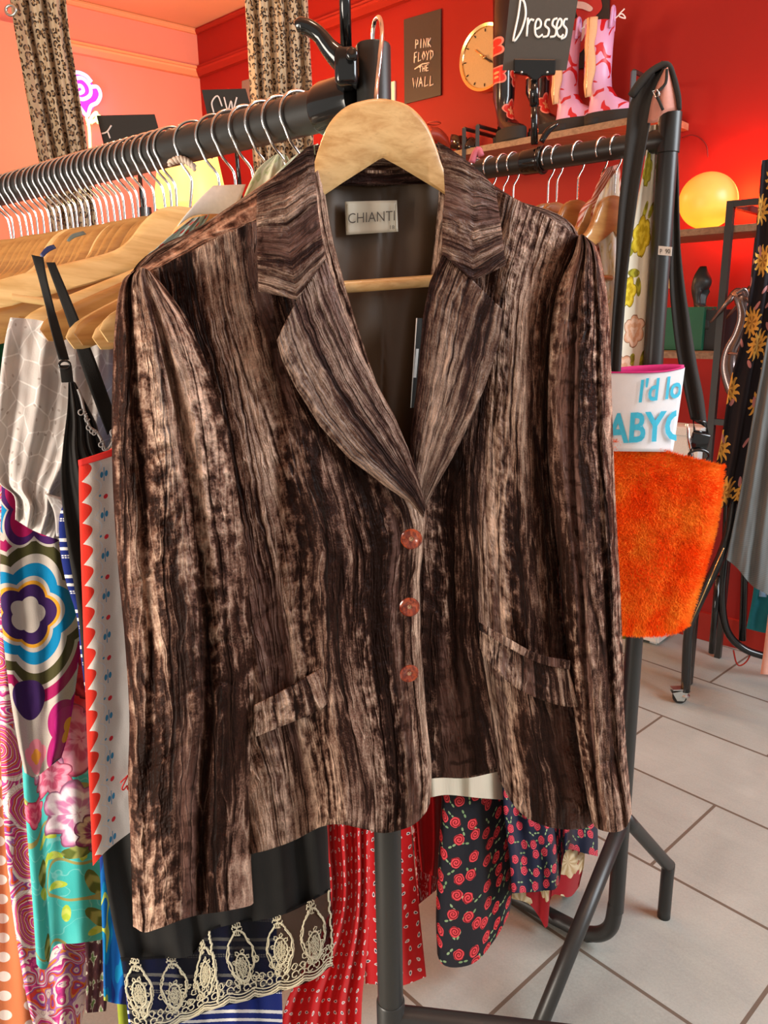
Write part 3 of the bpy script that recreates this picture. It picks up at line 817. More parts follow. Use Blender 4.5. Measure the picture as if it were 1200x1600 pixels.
# thin sign rod clamped beside the lever
rod = thing('sign_rod', 'thin black upright rod rising out of the picture beside the cam lever', 'rod', yp(541, 76, -.02))
obj('rod', MB().tube([yp(541, 80, -.02), yp(536, -120, -.02)], .0058, 14), blackgloss, rod)

# ------------------------------------------------------------------ rack 2 (behind, right)
B2 = floor_hit(957, 1495); U2 = Vector((B2.x, B2.y, 0)); U2T = upz(B2, 177).z
R2Z = 0
p2 = Plane(U2, N1)
R2Z = p2(985, 228).z
def rail2(t): return Vector((U2.x, U2.y, R2Z)) + D1 * t
def plane2(t): return Plane(rail2(t), D1)
rack2 = thing('garment_rack', 'black tubular clothes rack behind the jacket, orange fur bag hanging on its tall upright', 'clothes rack', U2, 'black clothes racks')
obj('rail', MB().tube([rail2(.0), rail2(1.5)], .0185, 28), blackpaint, rack2, auto=40)
zs = upz(U2, 240).z
obj('upright', MB().lathe([(0, .12), (.0165, .12), (.0165, zs - .4), (.0165, zs), (.0185, zs + .001), (.0185, U2T), (.0165, U2T + .002), (0, U2T + .002)], U2, seg=28), blackpaint, rack2, auto=40)
lowz = .022
obj('base_rail', MB().tube([U2 + Vector((0, 0, .14)), U2 + Vector((0, 0, .07)) + D1 * .01, U2 + D1 * .05 + Vector((0, 0, .03)), U2 + D1 * .12 + Vector((0, 0, lowz)), U2 + D1 * .6 + Vector((0, 0, lowz)), U2 + D1 * 1.5 + Vector((0, 0, lowz))], .0165, 20, smooth=6), blackpaint, rack2)
zt = upz(U2, 1285).z
obj('leg', MB().tube([U2 + Vector((0.0, 0, zt)), Vector((*floor_hit(848, 1590, .05).xy, .05)), Vector((*floor_hit(835, 1622).xy, .0))], .0155, 20, smooth=0), blackpaint, rack2)
f2 = floor_hit(1037, 1432)
k2 = upz(f2, 1352)
obj('leg', MB().tube([U2 + Vector((0, 0, zt + .02)), k2 * .9 + (U2 + Vector((0, 0, zt + .02))) * .1, k2, (f2.x, f2.y, k2.z - .03), (f2.x, f2.y, 0)], .0145, 18, smooth=5), blackpaint, rack2)
pu = Plane(U2, N1)
t_ = thing('size_sticker', 'small white printed sticker on the upright of the right rack', 'sticker', pu(1038, 392, .02))
obj('sticker', MB().prism([pu(1029, 384, .0195), pu(1050, 386, .0185), pu(1049, 400, .0185), pu(1028, 398, .0195)], -pu.n * .0008), whitepaper, t_, smooth=False)
text_on('printing', 'P  90', pu, 1031, 396, 16, 7, slate, t_, .0192)
obj('far_upright', MB().lathe([(0, 0), (.0165, 0), (.0165, U2T), (0, U2T)], rail2(1.5) - Vector((0, 0, R2Z)), seg=24), blackpaint, rack2, auto=40)

# ------------------------------------------------------------------ wooden hangers
# local frame: x along the arms, z up, origin at the centre of the tube it hangs on
HT = [(0, 0), (.022, -.0025), (.04, -.012), (.054, -.029), (.066, -.05), (.082, -.066), (.108, -.079), (.15, -.097), (.195, -.117), (.218, -.130), (.226, -.142)]
HB = [(0, -.060), (.02, -.071), (.04, -.080), (.056, -.087), (.068, -.092), (.084, -.100), (.108, -.112), (.15, -.131), (.188, -.149), (.207, -.156), (.219, -.155)]
def hanger_body_mb(drop=-.075, th=.006, place=None):
    mb = MB(); A = [(x, z + drop) for x, z in HT]; B = [(x, z + drop) for x, z in HB]
    A = [(-x, z) for x, z in A[:0:-1]] + A; B = [(-x, z) for x, z in B[:0:-1]] + B
    f = place or (lambda x, y, z: Vector((x, y, z)))
    A2 = resample(A, 61, True); B2 = resample(B, 61, False); B2 = np.array([b for b in B2])
    n = 61; ring = []
    for i in range(n):
        a, b = A2[i], B2[i]; w = b - a; e = min(1, .35 + 3 * min(i, n - 1 - i) / n)
        row = []
        for s_, y in ((0.02, -th * .45), (.10, -th * .92), (.3, -th), (.7, -th), (.92, -th * .9), (.985, -th * .4), (.985, th * .4), (.92, th * .9), (.7, th), (.3, th), (.10, th * .92), (.02, th * .45)):
            q = a + w * s_; row.append(f(q[0], y * e, q[1]))
        ring.append(row)
    vs = [p for r in ring for p in r]; k = 12; fs = []
    for i in range(n - 1):
        for j in range(k):
            l = (j + 1) % k; fs.append((i * k + j, i * k + l, (i + 1) * k + l, (i + 1) * k + j))
    fs += [tuple(range(k - 1, -1, -1)), tuple(range((n - 1) * k, n * k))]
    return mb.add(vs, fs)
def hook_mb(rad, drop=-.075, wire=.0017, side=1):
    pts = []
    for a in np.linspace(-35, 215, 15):
        pts.append((side * rad * math.cos(math.radians(a)) * -1, 0, rad * math.sin(math.radians(a))))
    pts = pts[::-1] if False else pts
    # ends at the +side low end, curls back to the centre and down into the wood
    pts += [(side * rad * .55, 0, -rad * 1.15), (side * rad * .12, 0, -rad * 1.65), (0, 0, -rad * 2.1), (0, 0, drop - .012)]
    return MB().tube(pts, wire, 8, smooth=3), pts[0]
def make_hanger(mat, rad, label, group, drop=-.075, name='clothes_hanger', side=1):
    t = thing(name, label, 'clothes hanger', (0, 0, 0), group)
    obj('body', hanger_body_mb(drop), mat, t, auto=50)
    m, tip = hook_mb(rad, drop, side=side)
    h = obj('hook', m, chrome, t)
    obj('trouser_bar', MB().tube([(-.188, 0, drop - .138), (.188, 0, drop - .138)], .0052, 12), mat, t, auto=40)
    return t
def copy_tree(o, parent=None):
    c = o.copy(); COL.objects.link(c)
    if parent: c.parent = parent
    for ch in list(o.children): copy_tree(ch, c)
    return c
def solve_t(railf, x, lo=0.0, hi=3.0):
    for _ in range(50):
        m = (lo + hi) / 2
        if proj(railf(m))[0] > x: lo = m
        else: hi = m
    return lo
ang1 = math.atan2(N1.y, N1.x)
hx = [470, 442, 415, 389, 363, 339, 305, 272, 262, 249, 236, 222, 210, 199, 188, 178, 169, 160, 150, 141, 133, 124, 114, 105, 96, 88, 79, 70, 62, 52, 41, 33, 24, 14, 6]
near_lab = {
    0: 'wooden hanger nearest the black end socket, inside the cream and green collar',
    1: 'second wooden hanger from the end socket, holding a cream printed top',
    2: 'wooden hanger between the cream printed top and the white card hanger',
    3: 'wooden hanger wrapped with a blank white paper card',
    4: 'wooden hanger just left of the white card, peak showing bare wood',
    5: 'wooden hanger with a round knot mark and black shoulder strap over its end',
    6: 'big pale wooden hanger with rope twist round its hook and a notch near its end',
}
hp = {}
POSE = {0: (-14, 0), 1: (-15, 2), 2: (-14, 1), 3: (-13, 2), 4: (-17, 0), 5: (-26, -1), 6: (-30, -9), 7: (-25, -2)}   # yaw off the square, tilt
protos = {}
rr = random.Random(5)
for i, x in enumerate(hx):
    t = solve_t(rail1, x)
    mat = woodA if i in (0, 1, 5, 6) or (i < 8 and i % 3 == 0) or i in (13, 21) else woodB
    if mat.name not in protos:
        o = make_hanger(mat, RR1 + .0025, '', 'wooden hangers crowded along the left rail', side=1); protos[mat.name] = o
    else: o = copy_tree(protos[mat.name])
    yaw, roll = POSE.get(i, (-23 + rr.uniform(-1.5, 1.5), rr.uniform(-1.5, 1.5)))
    o.location = rail1(t); o.rotation_euler = (0, math.radians(roll), ang1 + math.radians(yaw)); o.scale = (1.07, 1, 1.03)
    o['label'] = near_lab.get(i, 'wooden hanger packed tightly among others at the left end of the near rail')
    o['group'] = 'wooden hangers crowded along the left rail'
    hp[i] = (t, o)
# ------------------------------------------------------------------ the velvet jacket on its own hanger
a_ = math.radians(18)
hk = atY(590, 155, .775)
JP = Plane(hk, (math.sin(a_), -math.cos(a_), 0))
JU = Vector((math.cos(a_), math.sin(a_), 0))
jl = 'wooden hanger inside the velvet jacket, hooked over the top of the upright'
jh = thing('clothes_hanger', jl, 'clothes hanger', JP(590, 155))
ht = [(590, 154), (612, 156), (640, 166), (665, 192), (681, 228), (695, 268), (722, 306), (780, 338), (830, 366), (856, 384)]
hb = [(597, 247), (625, 262), (655, 280), (690, 301), (720, 322), (770, 350), (810, 378), (838, 396), (850, 400), (857, 396)]
htl = [(590, 154), (568, 157), (540, 167), (515, 192), (499, 228), (485, 272), (460, 318), (390, 362), (300, 406), (266, 424)]
hbl = [(597, 247), (568, 266), (535, 287), (505, 307), (470, 338), (410, 374), (350, 407), (300, 432), (276, 440), (266, 438)]
mb = MB(); TP = list(htl[::-1]) + ht[1:]; BP = list(hbl[::-1]) + hb[1:]
T2 = resample(TP, 90); B2_ = resample(BP, 90, False)
# keep the two lobes' seam where the arms meet
ring = []
for i in range(90):
    a, b = T2[i], B2_[i]; row = []
    for s_, y in ((.0, .55), (.03, .9), (.1, 1), (.5, 1), (.92, 1), (.99, .6), (.99, -.6), (.92, -1), (.5, -1), (.1, -1), (.03, -.9), (.0, -.55)):
        q = a + (b - a) * s_; row.append(JP(q[0], q[1], y * .0065))
    ring.append(row)
vs = [p for r in ring for p in r]; fs = []
for i in range(89):
    for j in range(12):
        l = (j + 1) % 12; fs.append((i * 12 + j, i * 12 + l, (i + 1) * 12 + l, (i + 1) * 12 + j))
fs += [tuple(range(11, -1, -1)), tuple(range(89 * 12, 90 * 12))]
mb.add(vs, fs); obj('body', mb, woodC, jh, auto=50)
YP = UP1.y
hook = [JP(589, 175), JP(588, 150), atY(590, 120, .785), atY(594, 85, .79), atY(597, 55, .80), atY(596, 36, .815), atY(592, 27, .832), atY(586, 33, .846), atY(583, 50, .853), atY(582, 68, .856), atY(582, 84, .857)]
obj('hook', MB().tube(hook, .0021, 10, smooth=6), chrome, jh)
obj('trouser_bar', MB().tube([JP(415, 456, -.001), JP(560, 447, .0), JP(700, 437, .0), JP(790, 431, -.001)], .0058, 14), woodC, jh, auto=40)

jk = thing('velvet_jacket', 'dark brown crushed velvet blazer with three red-brown buttons, hung facing the viewer', 'jacket', JP(590, 1300, -.02))
WL[jk.name] = Vector(jk.location)

def ridges(uw, vh, amp=.0045, seed=0.0, kx=28, ky=3.2, wv=.02):
    """lengthwise crush ridges in metres; uw, vh are fabric metres"""
    w = uw + (vn(uw * 10 + seed, vh * 6) - .5) * wv
    a = vn(w * kx + seed, vh * ky); b = vn(w * kx * 2.7 + seed * 2, vh * ky * 2.1); c = vn(uw * 130 + seed, vh * 110)
    big = vn(w * 11 + seed, vh * 1.6)
    sh = lambda t: 1 - np.abs(2 * t - 1)
    return amp * (sh(a) * .9 + sh(b) * .45 + (c - .5) * .28 + big * 1.3)
def velvet_sheet(name, L, R, T=None, B=None, off=0.0, bulge=0.0, seed=0.0, amp=.0045, mat=None, step=2.6, rot=0.0, parent=None, fn=None, W=None, H=None, edge=.0, solid=.0022, pl=None, sm=True, wv=.02):
    pl = pl or JP
    wpx = np.mean([abs(r[0] - l[0]) for l, r in ((L[0], R[0]), (L[-1], R[-1]), (L[len(L) // 2], R[len(R) // 2]))]); hpx = max(abs(L[-1][1] - L[0][1]), abs(R[-1][1] - R[0][1]))
    nu = int(max(14, wpx / step)); nv = int(max(14, hpx / (step * 1.5)))
    S = coons(T, B, L, R, nu, nv, sm)
    u = np.linspace(0, 1, nu)[None]; v = np.linspace(0, 1, nv)[:, None]
    G0 = lay(S, pl, 0); UV = uvm(G0, rot=rot, o=(seed * .37, seed * .11))
    o = off + bulge * np.sin(PI * np.clip(u, 0, 1)) ** .6 + ridges(UV[..., 0], UV[..., 1], amp, seed, wv=wv)
    if fn: o = o + fn(u, v, S)
    em = np.minimum(np.minimum(u, 1 - u) * wpx, 12) / 12
    F = lay(S, pl, o * 1.0)
    m = MB(); m.grid(F, UV)
    return obj(name, m, mat or velvetM, parent or jk, solid=solid), S, F

# back of the jacket, seen above the shoulder seam and below the front hem
velvet_sheet('back_panel', [(478, 236), (432, 275), (330, 345), (205, 428), (215, 600), (225, 800), (235, 1000), (240, 1250), (245, 1322)],
             [(688, 232), (735, 268), (800, 310), (905, 372), (900, 600), (898, 800), (900, 1000), (905, 1150), (908, 1215)],
             T=[(530, 262), (590, 268), (650, 262)], B=[(400, 1275), (560, 1235), (672, 1216), (730, 1215), (790, 1204), (850, 1212)], off=-.046, seed=2.0, mat=velvetM, step=4, fn=lambda u, v, S: .036 * np.exp(-v * 70) + 0 * u)
# satin lining inside the back
def lf(u, v, S):
    x = S[..., 0]; y = S[..., 1]
    return .003 * np.sin(x * .09 + y * .012 + 2 * vn(y * .01, y * 0)) + .004 * (fbm(x * .012, y * .008) - .5) - .0025 * np.exp(-((x - 597) / 3.0) ** 2) + .012 * np.abs((x - 597) / 110) ** 2
sheet('lining', liningM, JP, [(486, 262), (480, 330), (485, 430), (500, 560), (560, 700), (600, 800), (600, 1210)], [(694, 262), (720, 330), (730, 430), (735, 560), (725, 700), (700, 800), (720, 1208)],
      T=[(520, 284), (560, 290), (600, 290), (650, 284)], parent=jk, off=-.026, step=4, fn=lf, solid=.0012)
# maker's label, stitched to the lining
lp = lambda x, y, o=0: JP(x, y, -.0135 + o)
mb = MB(); S_ = coons(None, None, [(539, 315), (541, 367)], [(620, 313), (622, 362)], 14, 10)
class LP:
    n = JP.n; P0 = JP.P0 + JP.n * -.013
    def __call__(s, x, y, o=0): return JP(x, y, -.013 + o)
LPl = LP()
mb.grid(lay(S_, LPl, .0012 * np.sin(S_[..., 0] * .12)), uvm(lay(S_, LPl, 0)))
lab = obj('label', mb, creamsatin, jk, solid=.0008); lab['label'] = 'cream satin maker label with dark lettering'
ink = plain('grey_woven_ink', (.09, .075, .06), .8)
text_on('lettering', 'CHIANTI', LPl, 544, 349, 73, 15.5, ink, lab, .0018, rise=-4.5, bold=-.004)
text_on('size_mark', '18', LPl, 609.5, 358, 7, 6, ink, lab, .0018)
stm = plain('gold_stitching', (.40, .32, .2), .8)
for xx in (542.5, 618):
    mb = MB()
    mb.tube([LPl(xx + .2 * (i % 2), 319 + i * 2.2, .0021 + .0003 * (i % 2)) for i in range(20)], .0004, 5)
    obj('stitching', mb, stm, lab)

# front panels
def frontL(u, v, S):
    x = S[..., 0]; y = S[..., 1]
    f = .012 * np.exp(-((x - (490 + (y - 700) * .1)) / 34.0) ** 2) * np.clip((y - 560) / 200, 0, 1)          # princess seam fold
    f += .008 * np.sin((x + (y - 900) * .05) / 21.0) * np.clip((y - 1080) / 200, 0, 1)
    f -= .010 * np.exp(-((x - (432 + (y - 600) * .02)) / 12.0) ** 2) * np.clip(1 - np.abs(y - 560) / 420, 0, 1)
    f += .012 * np.clip(v, 0, 1) 
    return f
velvet_sheet('left_front_panel', [(238, 424), (250, 520), (275, 640), (300, 800), (320, 950), (345, 1100), (372, 1220), (392, 1334)],
             [(500, 262), (520, 380), (560, 520), (610, 660), (662, 782), (661, 850), (655, 900), (656, 960), (660, 1050), (666, 1130), (673, 1200), (670, 1255)],
             T=[(300, 392), (355, 364), (400, 345), (430, 330), (470, 290)], B=[(396, 1333), (425, 1325), (460, 1312), (500, 1292), (530, 1287), (560, 1293), (598, 1301), (640, 1291), (662, 1272)], off=-.004, bulge=.022, seed=1.0, fn=frontL)
def frontR(u, v, S):
    x = S[..., 0]; y = S[..., 1]
    f = -.016 * np.exp(-((x - (700 + (y - 900) * .08)) / 30.0) ** 2) * np.clip((y - 560) / 200, 0, 1)
    f += .010 * np.exp(-((x - (835 - abs(y - 950) * .06)) / 26.0) ** 2)
    f += .008 * np.sin((x - (y - 900) * .12) / 18.0) * np.clip((y - 900) / 250, 0, 1)
    return f
velvet_sheet('right_front_panel', [(690, 262), (680, 380), (662, 520), (650, 640), (640, 760), (640, 850), (640, 1000), (655, 1120), (664, 1210)],
             [(906, 372), (880, 440), (862, 520), (858, 650), (862, 780), (872, 900), (888, 1030), (906, 1150), (922, 1240), (926, 1285)],
             T=[(735, 283), (790, 304), (850, 336)], B=[(680, 1213), (720, 1214), (756, 1207), (774, 1199), (783, 1222), (800, 1254), (828, 1280), (868, 1294), (905, 1295), (920, 1290)], off=-.014, bulge=.018, seed=3.0, fn=frontR)

# sleeves: full tubes
def sleeve(name, L, R, T, B, off, thick, seed, fn=None, mat=None):
    wpx = 180; nu = 84; nv = 330
    S = coons(T, B, L, R, nu, nv); u = np.linspace(0, 1, nu)[None]; v = np.linspace(0, 1, nv)[:, None]
    G0 = lay(S, JP, off); UV = uvm(G0, o=(seed * .4, 0))
    prof = np.sin(PI * u) ** .55
    o = off + thick * prof * (.55 + .45 * np.clip(v * 8, 0, 1)) + ridges(UV[..., 0], UV[..., 1], .005, seed) * np.clip(prof * 1.6, 0, 1)
    if fn: o = o + fn(u, v, S) * prof
    F = lay(S, JP, o); Bk = lay(S, JP, off - thick * .45 * prof)
    W = np.linalg.norm(np.diff(F[nv // 2], axis=0), axis=1).sum(); ub = UV.copy(); ub[..., 0] += W
    m = MB(); m.grid(np.concatenate([F, Bk[:, ::-1]], 1), np.concatenate([UV, ub], 1), close=True)
    m.add([tuple(p) for p in np.concatenate([F[0], Bk[0, ::-1]])], [tuple(range(2 * nu))], [(0, 0)] * (2 * nu))
    return obj(name, m, mat or velvetS, jk)
def slf(u, v, S):
    x = S[..., 0]; y = S[..., 1]
    f = -.016 * np.exp(-((u - (.55 + .1 * np.sin(v * 3))) / .045) ** 2) * np.clip(v * 6, 0, 1)
    f += -.013 * np.exp(-((u - (.20 + .05 * np.sin(v * 5))) / .05) ** 2)
    f += .008 * np.exp(-((u - .82) / .1) ** 2)
    # cross creases near the elbow
    for k, (vc, a) in enumerate([(.30, .006), (.47, .009), (.52, .006), (.565, .008), (.60, .007), (.66, .006), (.40, .004), (.75, .005)]):
        f -= a * np.exp(-((v - vc - .01 * np.sin(u * 9 + k)) / .0045) ** 2) * np.clip(np.sin(PI * (u * 1.6 + k * .3)), 0, 1)
    return f
sleeve('left_sleeve', [(208, 424), (190, 442), (180, 500), (175, 620), (176, 750), (184, 880), (195, 1000), (202, 1120), (200, 1220), (204, 1320), (208, 1448)],
       [(236, 424), (262, 455), (300, 510), (335, 600), (360, 690), (375, 780), (388, 880), (395, 980), (398, 1080), (393, 1200), (392, 1330), (396, 1411)],
       [(215, 420), (225, 419)], [(212, 1450), (226, 1457), (250, 1450), (300, 1432), (350, 1424), (388, 1416)], .016, .046, 6.0, slf)
def srf(u, v, S):
    f = -.012 * np.exp(-((u - (.42 - .15 * v)) / .05) ** 2) + -.010 * np.exp(-((u - (.72 + .04 * np.sin(v * 6))) / .05) ** 2) + .005 * np.exp(-((u - .9) / .08) ** 2)
    for k, (vc, a) in enumerate([(.13, .008), (.18, .006), (.9, .007)]):
        f -= a * np.exp(-((v - vc - .02 * np.sin(u * 5 + k)) / .007) ** 2) * np.clip(np.sin(PI * (u * 1.2)), 0, 1)
    return f
sleeve('right_sleeve', [(904, 368), (895, 400), (872, 450), (860, 520), (855, 620), (855, 720), (865, 820), (878, 920), (886, 1030), (900, 1140), (914, 1230), (925, 1284)],
       [(918, 372), (932, 386), (944, 430), (952, 500), (956, 620), (960, 740), (966, 860), (971, 960), (974, 1060), (978, 1160), (985, 1240), (987, 1272)],
       [(910, 366)], [(932, 1294), (950, 1300), (968, 1299), (980, 1290)], .0, .040, 8.0, srf)

# lapels and collar, lying over the fronts
edge = lambda u, v, S: .006 * np.sin(PI * u) 
o_, _, _ = velvet_sheet('left_lapel', [(433, 531), (440, 560), (462, 605), (500, 665), (545, 715), (600, 757), (640, 784), (662, 808)],
             [(508, 405), (528, 465), (560, 545), (590, 605), (615, 650), (636, 700), (652, 745), (664, 790)], T=[(449, 498), (465, 467), (486, 436)], B=None, off=.036, bulge=.006, seed=4.0, mat=velvetL, step=2.2, amp=.003, rot=.0, sm=False, wv=.008,
             fn=lambda u, v, S: .010 * (1 - u) * (1 - v) - .014 * v)
velvet_sheet('right_lapel', [(692, 398), (672, 440), (662, 490), (656, 560), (650, 620), (642, 680), (640, 730), (648, 770)],
             [(788, 487), (776, 545), (758, 600), (736, 655), (706, 715), (680, 760), (664, 790)], T=[(716, 418), (738, 438), (762, 461)], B=None, off=.024, bulge=.006, seed=5.0, mat=velvetL, step=2.2, amp=.003, sm=False, wv=.008,
             fn=lambda u, v, S: .012 * u * (1 - v) - .014 * v)
velvet_sheet('collar_left', [(403, 300), (402, 345), (403, 400), (405, 455)], [(489, 226), (491, 280), (496, 335), (503, 380), (508, 405)],
             T=[(430, 276), (462, 246), (478, 231)], B=[(432, 461), (464, 468), (486, 436)], sm=False, wv=.004, off=.040, bulge=.006, seed=7.0, mat=velvetL, step=2.2, amp=.0032, rot=PI / 2 - .25, fn=lambda u, v, S: .004 * np.sin(v * 3))
velvet_sheet('collar_right', [(684, 222), (694, 262), (696, 300), (692, 350), (692, 398)], [(772, 292), (778, 330), (785, 380), (789, 414)],
             T=[(700, 230), (722, 246), (748, 268)], B=[(712, 414), (738, 438), (764, 428)], sm=False, wv=.004, off=.030, bulge=.006, seed=11.0, mat=velvetL, step=2.2, amp=.0032, rot=PI / 2 + .3)
# collar running round behind the neck of the hanger
class BP_:
    n = JP.n; P0 = JP.P0
    def __call__(s, x, y, o=0): return JP(x, y, o)
velvet_sheet('collar_back', [(492, 228), (497, 288)], [(686, 226), (686, 288)], T=[(540, 216), (640, 216)], B=[(540, 290), (640, 288)], off=-.009, seed=12.0, mat=velvetL, step=3, amp=.0008, rot=PI / 2,
             fn=lambda u, v, S: -.004 * np.abs(2 * u - 1) ** 5)
# shoulders closing over the hanger arms, from the back panel to the front seam
def shoulder(back, front, f0, seed):
    n = 150; A = resample(back, n); B = resample(front, n); m = 16
    v = np.linspace(0, 1, m)[:, None]
    S = A[None] * (1 - v[..., None]) + B[None] * v[..., None]
    G0 = lay(S, JP, 0); UV = uvm(G0, rot=PI / 2, o=(seed, seed))
    o = -.046 + (f0 + .046) * v + .004 * np.sin(PI * v) + ridges(UV[..., 0], UV[..., 1], .0022, seed, wv=.004) * np.sin(PI * v)
    mb = MB(); mb.grid(lay(S, JP, o), UV); obj('shoulder', mb, velvetM, jk, solid=.002)
shoulder([(205, 427), (330, 344), (432, 274), (470, 240)], [(238, 425), (300, 393), (355, 365), (400, 346), (430, 331), (470, 292)], .002, 21.0)
shoulder([(698, 240), (735, 267), (800, 309), (905, 371)], [(700, 266), (735, 284), (790, 305), (850, 337), (905, 373)], -.008, 22.0)
# pocket flaps
velvet_sheet('pocket_flap', [(397, 1102), (396, 1152)], [(519, 1034), (523, 1068)], T=[(430, 1086), (480, 1057)], B=[(440, 1134), (480, 1118), (504, 1106), (520, 1088)], sm=False, off=.040, bulge=.004, seed=13.0, amp=.002)
velvet_sheet('pocket_flap', [(749, 976), (750, 1012)], [(888, 1045), (903, 1104)], T=[(790, 1005), (840, 1034)], B=[(768, 1040), (800, 1070), (840, 1091), (880, 1103)], off=.026, bulge=.003, seed=14.0, amp=.002)
velvet_sheet('pocket_welt', [(748, 972), (748, 984)], [(890, 1032), (889, 1046)], T=[(790, 995), (840, 1022)], B=[(790, 1009), (840, 1035)], off=.032, bulge=.002, seed=15.0, amp=.001)
# buttons
for (bx, by, br, tilt) in ((643, 841, 15.5, -.55), (640, 947, 15, -.45), (639, 1051, 14.5, -.15)):
    c = JP(bx, by, .041); nrm = (JP.n + JU * tilt * .8 + Vector((0, 0, -.1))).normalized(); sc = br / 15.5 * .0108
    b = obj('button', MB().lathe([(0, 0), (.9 * sc, 0), (sc, .12 * sc), (sc, .26 * sc), (.88 * sc, .34 * sc), (.55 * sc, .30 * sc), (.42 * sc, .20 * sc), (0, .17 * sc)], c, nrm, seg=36), buttonM, jk, auto=40)
    X = nrm.cross(Vector((0, 0, 1))).normalized(); Y = X.cross(nrm)
    m = MB()
    for k in (-1, 1): m.tube([c + nrm * .17 * sc + X * (k * .12 * sc) + Y * .13 * sc, c + nrm * .26 * sc + X * (k * .05 * sc), c + nrm * .17 * sc + X * (-k * .12 * sc) - Y * .13 * sc], .07 * sc, 6)
    m.tube([c + nrm * .19 * sc + (X * math.cos(a) + Y * math.sin(a)) * .20 * sc for a in np.linspace(0, 2 * PI, 17)[:-1]], .035 * sc, 6, closed=True)
    obj('thread', m, plain('tan_thread', (.42, .24, .14), .8) if 'tan_thread' not in bpy.data.materials else bpy.data.materials['tan_thread'], b)
# swing ticket hanging inside the right front
tk = thing('swing_ticket', 'narrow black price ticket with white barcode edge inside the open jacket', 'price tag', JP(650, 500, .0))
obj('card', MB().prism([JP(651, 497, .004), JP(660, 497, -.004), JP(652, 637, -.004), JP(642, 637, .004)], JP.n * .0006), slate, tk, smooth=False)
obj('white_edge', MB().tube([JP(651, 497, .0052), JP(642, 637, .0052)], .0006, 6), whitepaper, tk)
obj('barcode', MB().prism([JP(650, 545, .0048), JP(654, 545, .002), JP(650, 590, .002), JP(645.5, 590, .0048)], JP.n * .0008), whitepaper, tk, smooth=False)
# ------------------------------------------------------------------ clothes on rack 1
def yawed(P0, n, deg):
    c, s = math.cos(math.radians(deg)), math.sin(math.radians(deg))
    return Plane(P0, (n.x * c - n.y * s, n.x * s + n.y * c, 0))
def PL1(t, yaw=-20): return yawed(rail1(t), D1, yaw)
def PL2(t, yaw=-8): return yawed(rail2(t), D1, yaw)
def garment(name, label, cat, loc, group=None): 
    return thing(name, label, cat, loc, group)
def G(name, label, mat, place, L, R, T=None, B=None, cat='dress', part='body', group=None, root=None, **k):
    base = place((L[-1][0] + R[-1][0]) / 2, max(L[-1][1], R[-1][1]))
    r = root or thing(name, label, cat, base, group)
    o, S, F = cloth(part, mat, place, L, R, T, B, parent=r, **k)
    return r, o, S, F
g1 = 'printed clothes hanging on the left rail'

t3, t4, t5, t6 = hp[3][0], hp[4][0], hp[5][0], hp[6][0]
# tops hanging behind the two hangers nearest the socket
G('printed_top', 'cream and green printed top, collar showing beside the velvet collar', creamleaf, PL1(hp[0][0] + .014), [(470, 236), (440, 262), (380, 330), (330, 420), (330, 700), (330, 960)], [(497, 224), (505, 300), (505, 420), (505, 600), (505, 800), (505, 960)], cat='top', nf=3, amp=.004, thick=.02)
G('printed_top', 'cream and green printed top, second from the socket, curving collar beside bare wood', creamleaf, PL1(hp[1][0] + .016), [(427, 243), (404, 262), (388, 290), (372, 332), (340, 420), (340, 700), (340, 960)], [(449, 244), (470, 290), (480, 420), (480, 600), (480, 800), (480, 960)], T=[(438, 240)], cat='top', nf=3, amp=.004, thick=.02)
# cherry print dress under the card
G('cherry_dress', 'pale blue dress with tiny red cherries, strap beneath the white card', cherry, PL1(t3 + .010, -13), [(300, 341), (270, 365), (244, 388), (225, 414), (240, 520), (250, 700), (260, 1000)], [(328, 335), (310, 372), (300, 430), (360, 520), (380, 700), (400, 850), (400, 1000)], nf=3, amp=.004, thick=.016)
cp = PL1(t3 - .012, -13)
cd = thing('paper_card', 'blank white paper card wrapped round a wooden hanger beside the velvet shoulder', 'card', cp(330, 300))
sheet('card', whitepaper, cp, [(333, 290), (310, 312), (290, 336), (277, 354)], [(384, 288), (377, 308), (368, 328), (360, 335)], B=[(300, 338), (330, 334)], parent=cd, off=.002, fn=lambda u, v, S: .006 * np.sin(v * 2.6), solid=.0006)
# black slip dress with lace hem
SP = PL1(.13, -24)
slip, body, S_, F_ = G('slip_dress', 'black slip dress with twisted shoulder straps and cream lace hem', blackcloth, SP,
    [(107, 590), (105, 640), (98, 700), (95, 760), (105, 850), (122, 960), (140, 1150), (158, 1320), (172, 1420), (190, 1502)],
    [(118, 598), (150, 660), (178, 720), (330, 800), (450, 900), (490, 1050), (505, 1200), (512, 1300), (514, 1350), (516, 1392)],
    B=[(250, 1498), (300, 1492), (335, 1452), (440, 1430)], nf=4, amp=.007, thick=.035)
sheet('strap', blackcloth, SP, [(49, 398), (62, 440), (76, 500), (92, 562)], [(68, 402), (74, 440), (90, 500), (108, 562)], parent=slip, off=.012, step=4, fn=lambda u, v, S: .006 * (u - .5) * np.sin(v * 6))
sheet('strap', blackcloth, SP, [(72, 410), (105, 500), (130, 580), (168, 680)], [(86, 410), (122, 496), (148, 560), (184, 660)], parent=slip, off=-.02, step=4, fn=lambda u, v, S: .004 * (u - .5) * np.sin(v * 5))
obj('strap_ring', MB().tube([SP(101 + 8.5 * math.cos(a), 570 + 6.5 * math.sin(a), .013) for a in np.linspace(0, 2 * PI, 21)[:-1]], .0013, 8, closed=True), blackgloss, slip)
obj('strap_loop', MB().box(SP(104, 584, .0125), (.012, .002, .018), SP.n.cross(Vector((0, 0, 1))), SP.n, (0, 0, 1)), blackcloth, slip, bevel=.0008)
gl = plain('grey_lace', (.30, .28, .27), .9)
mb = MB(); rr = random.Random(2)
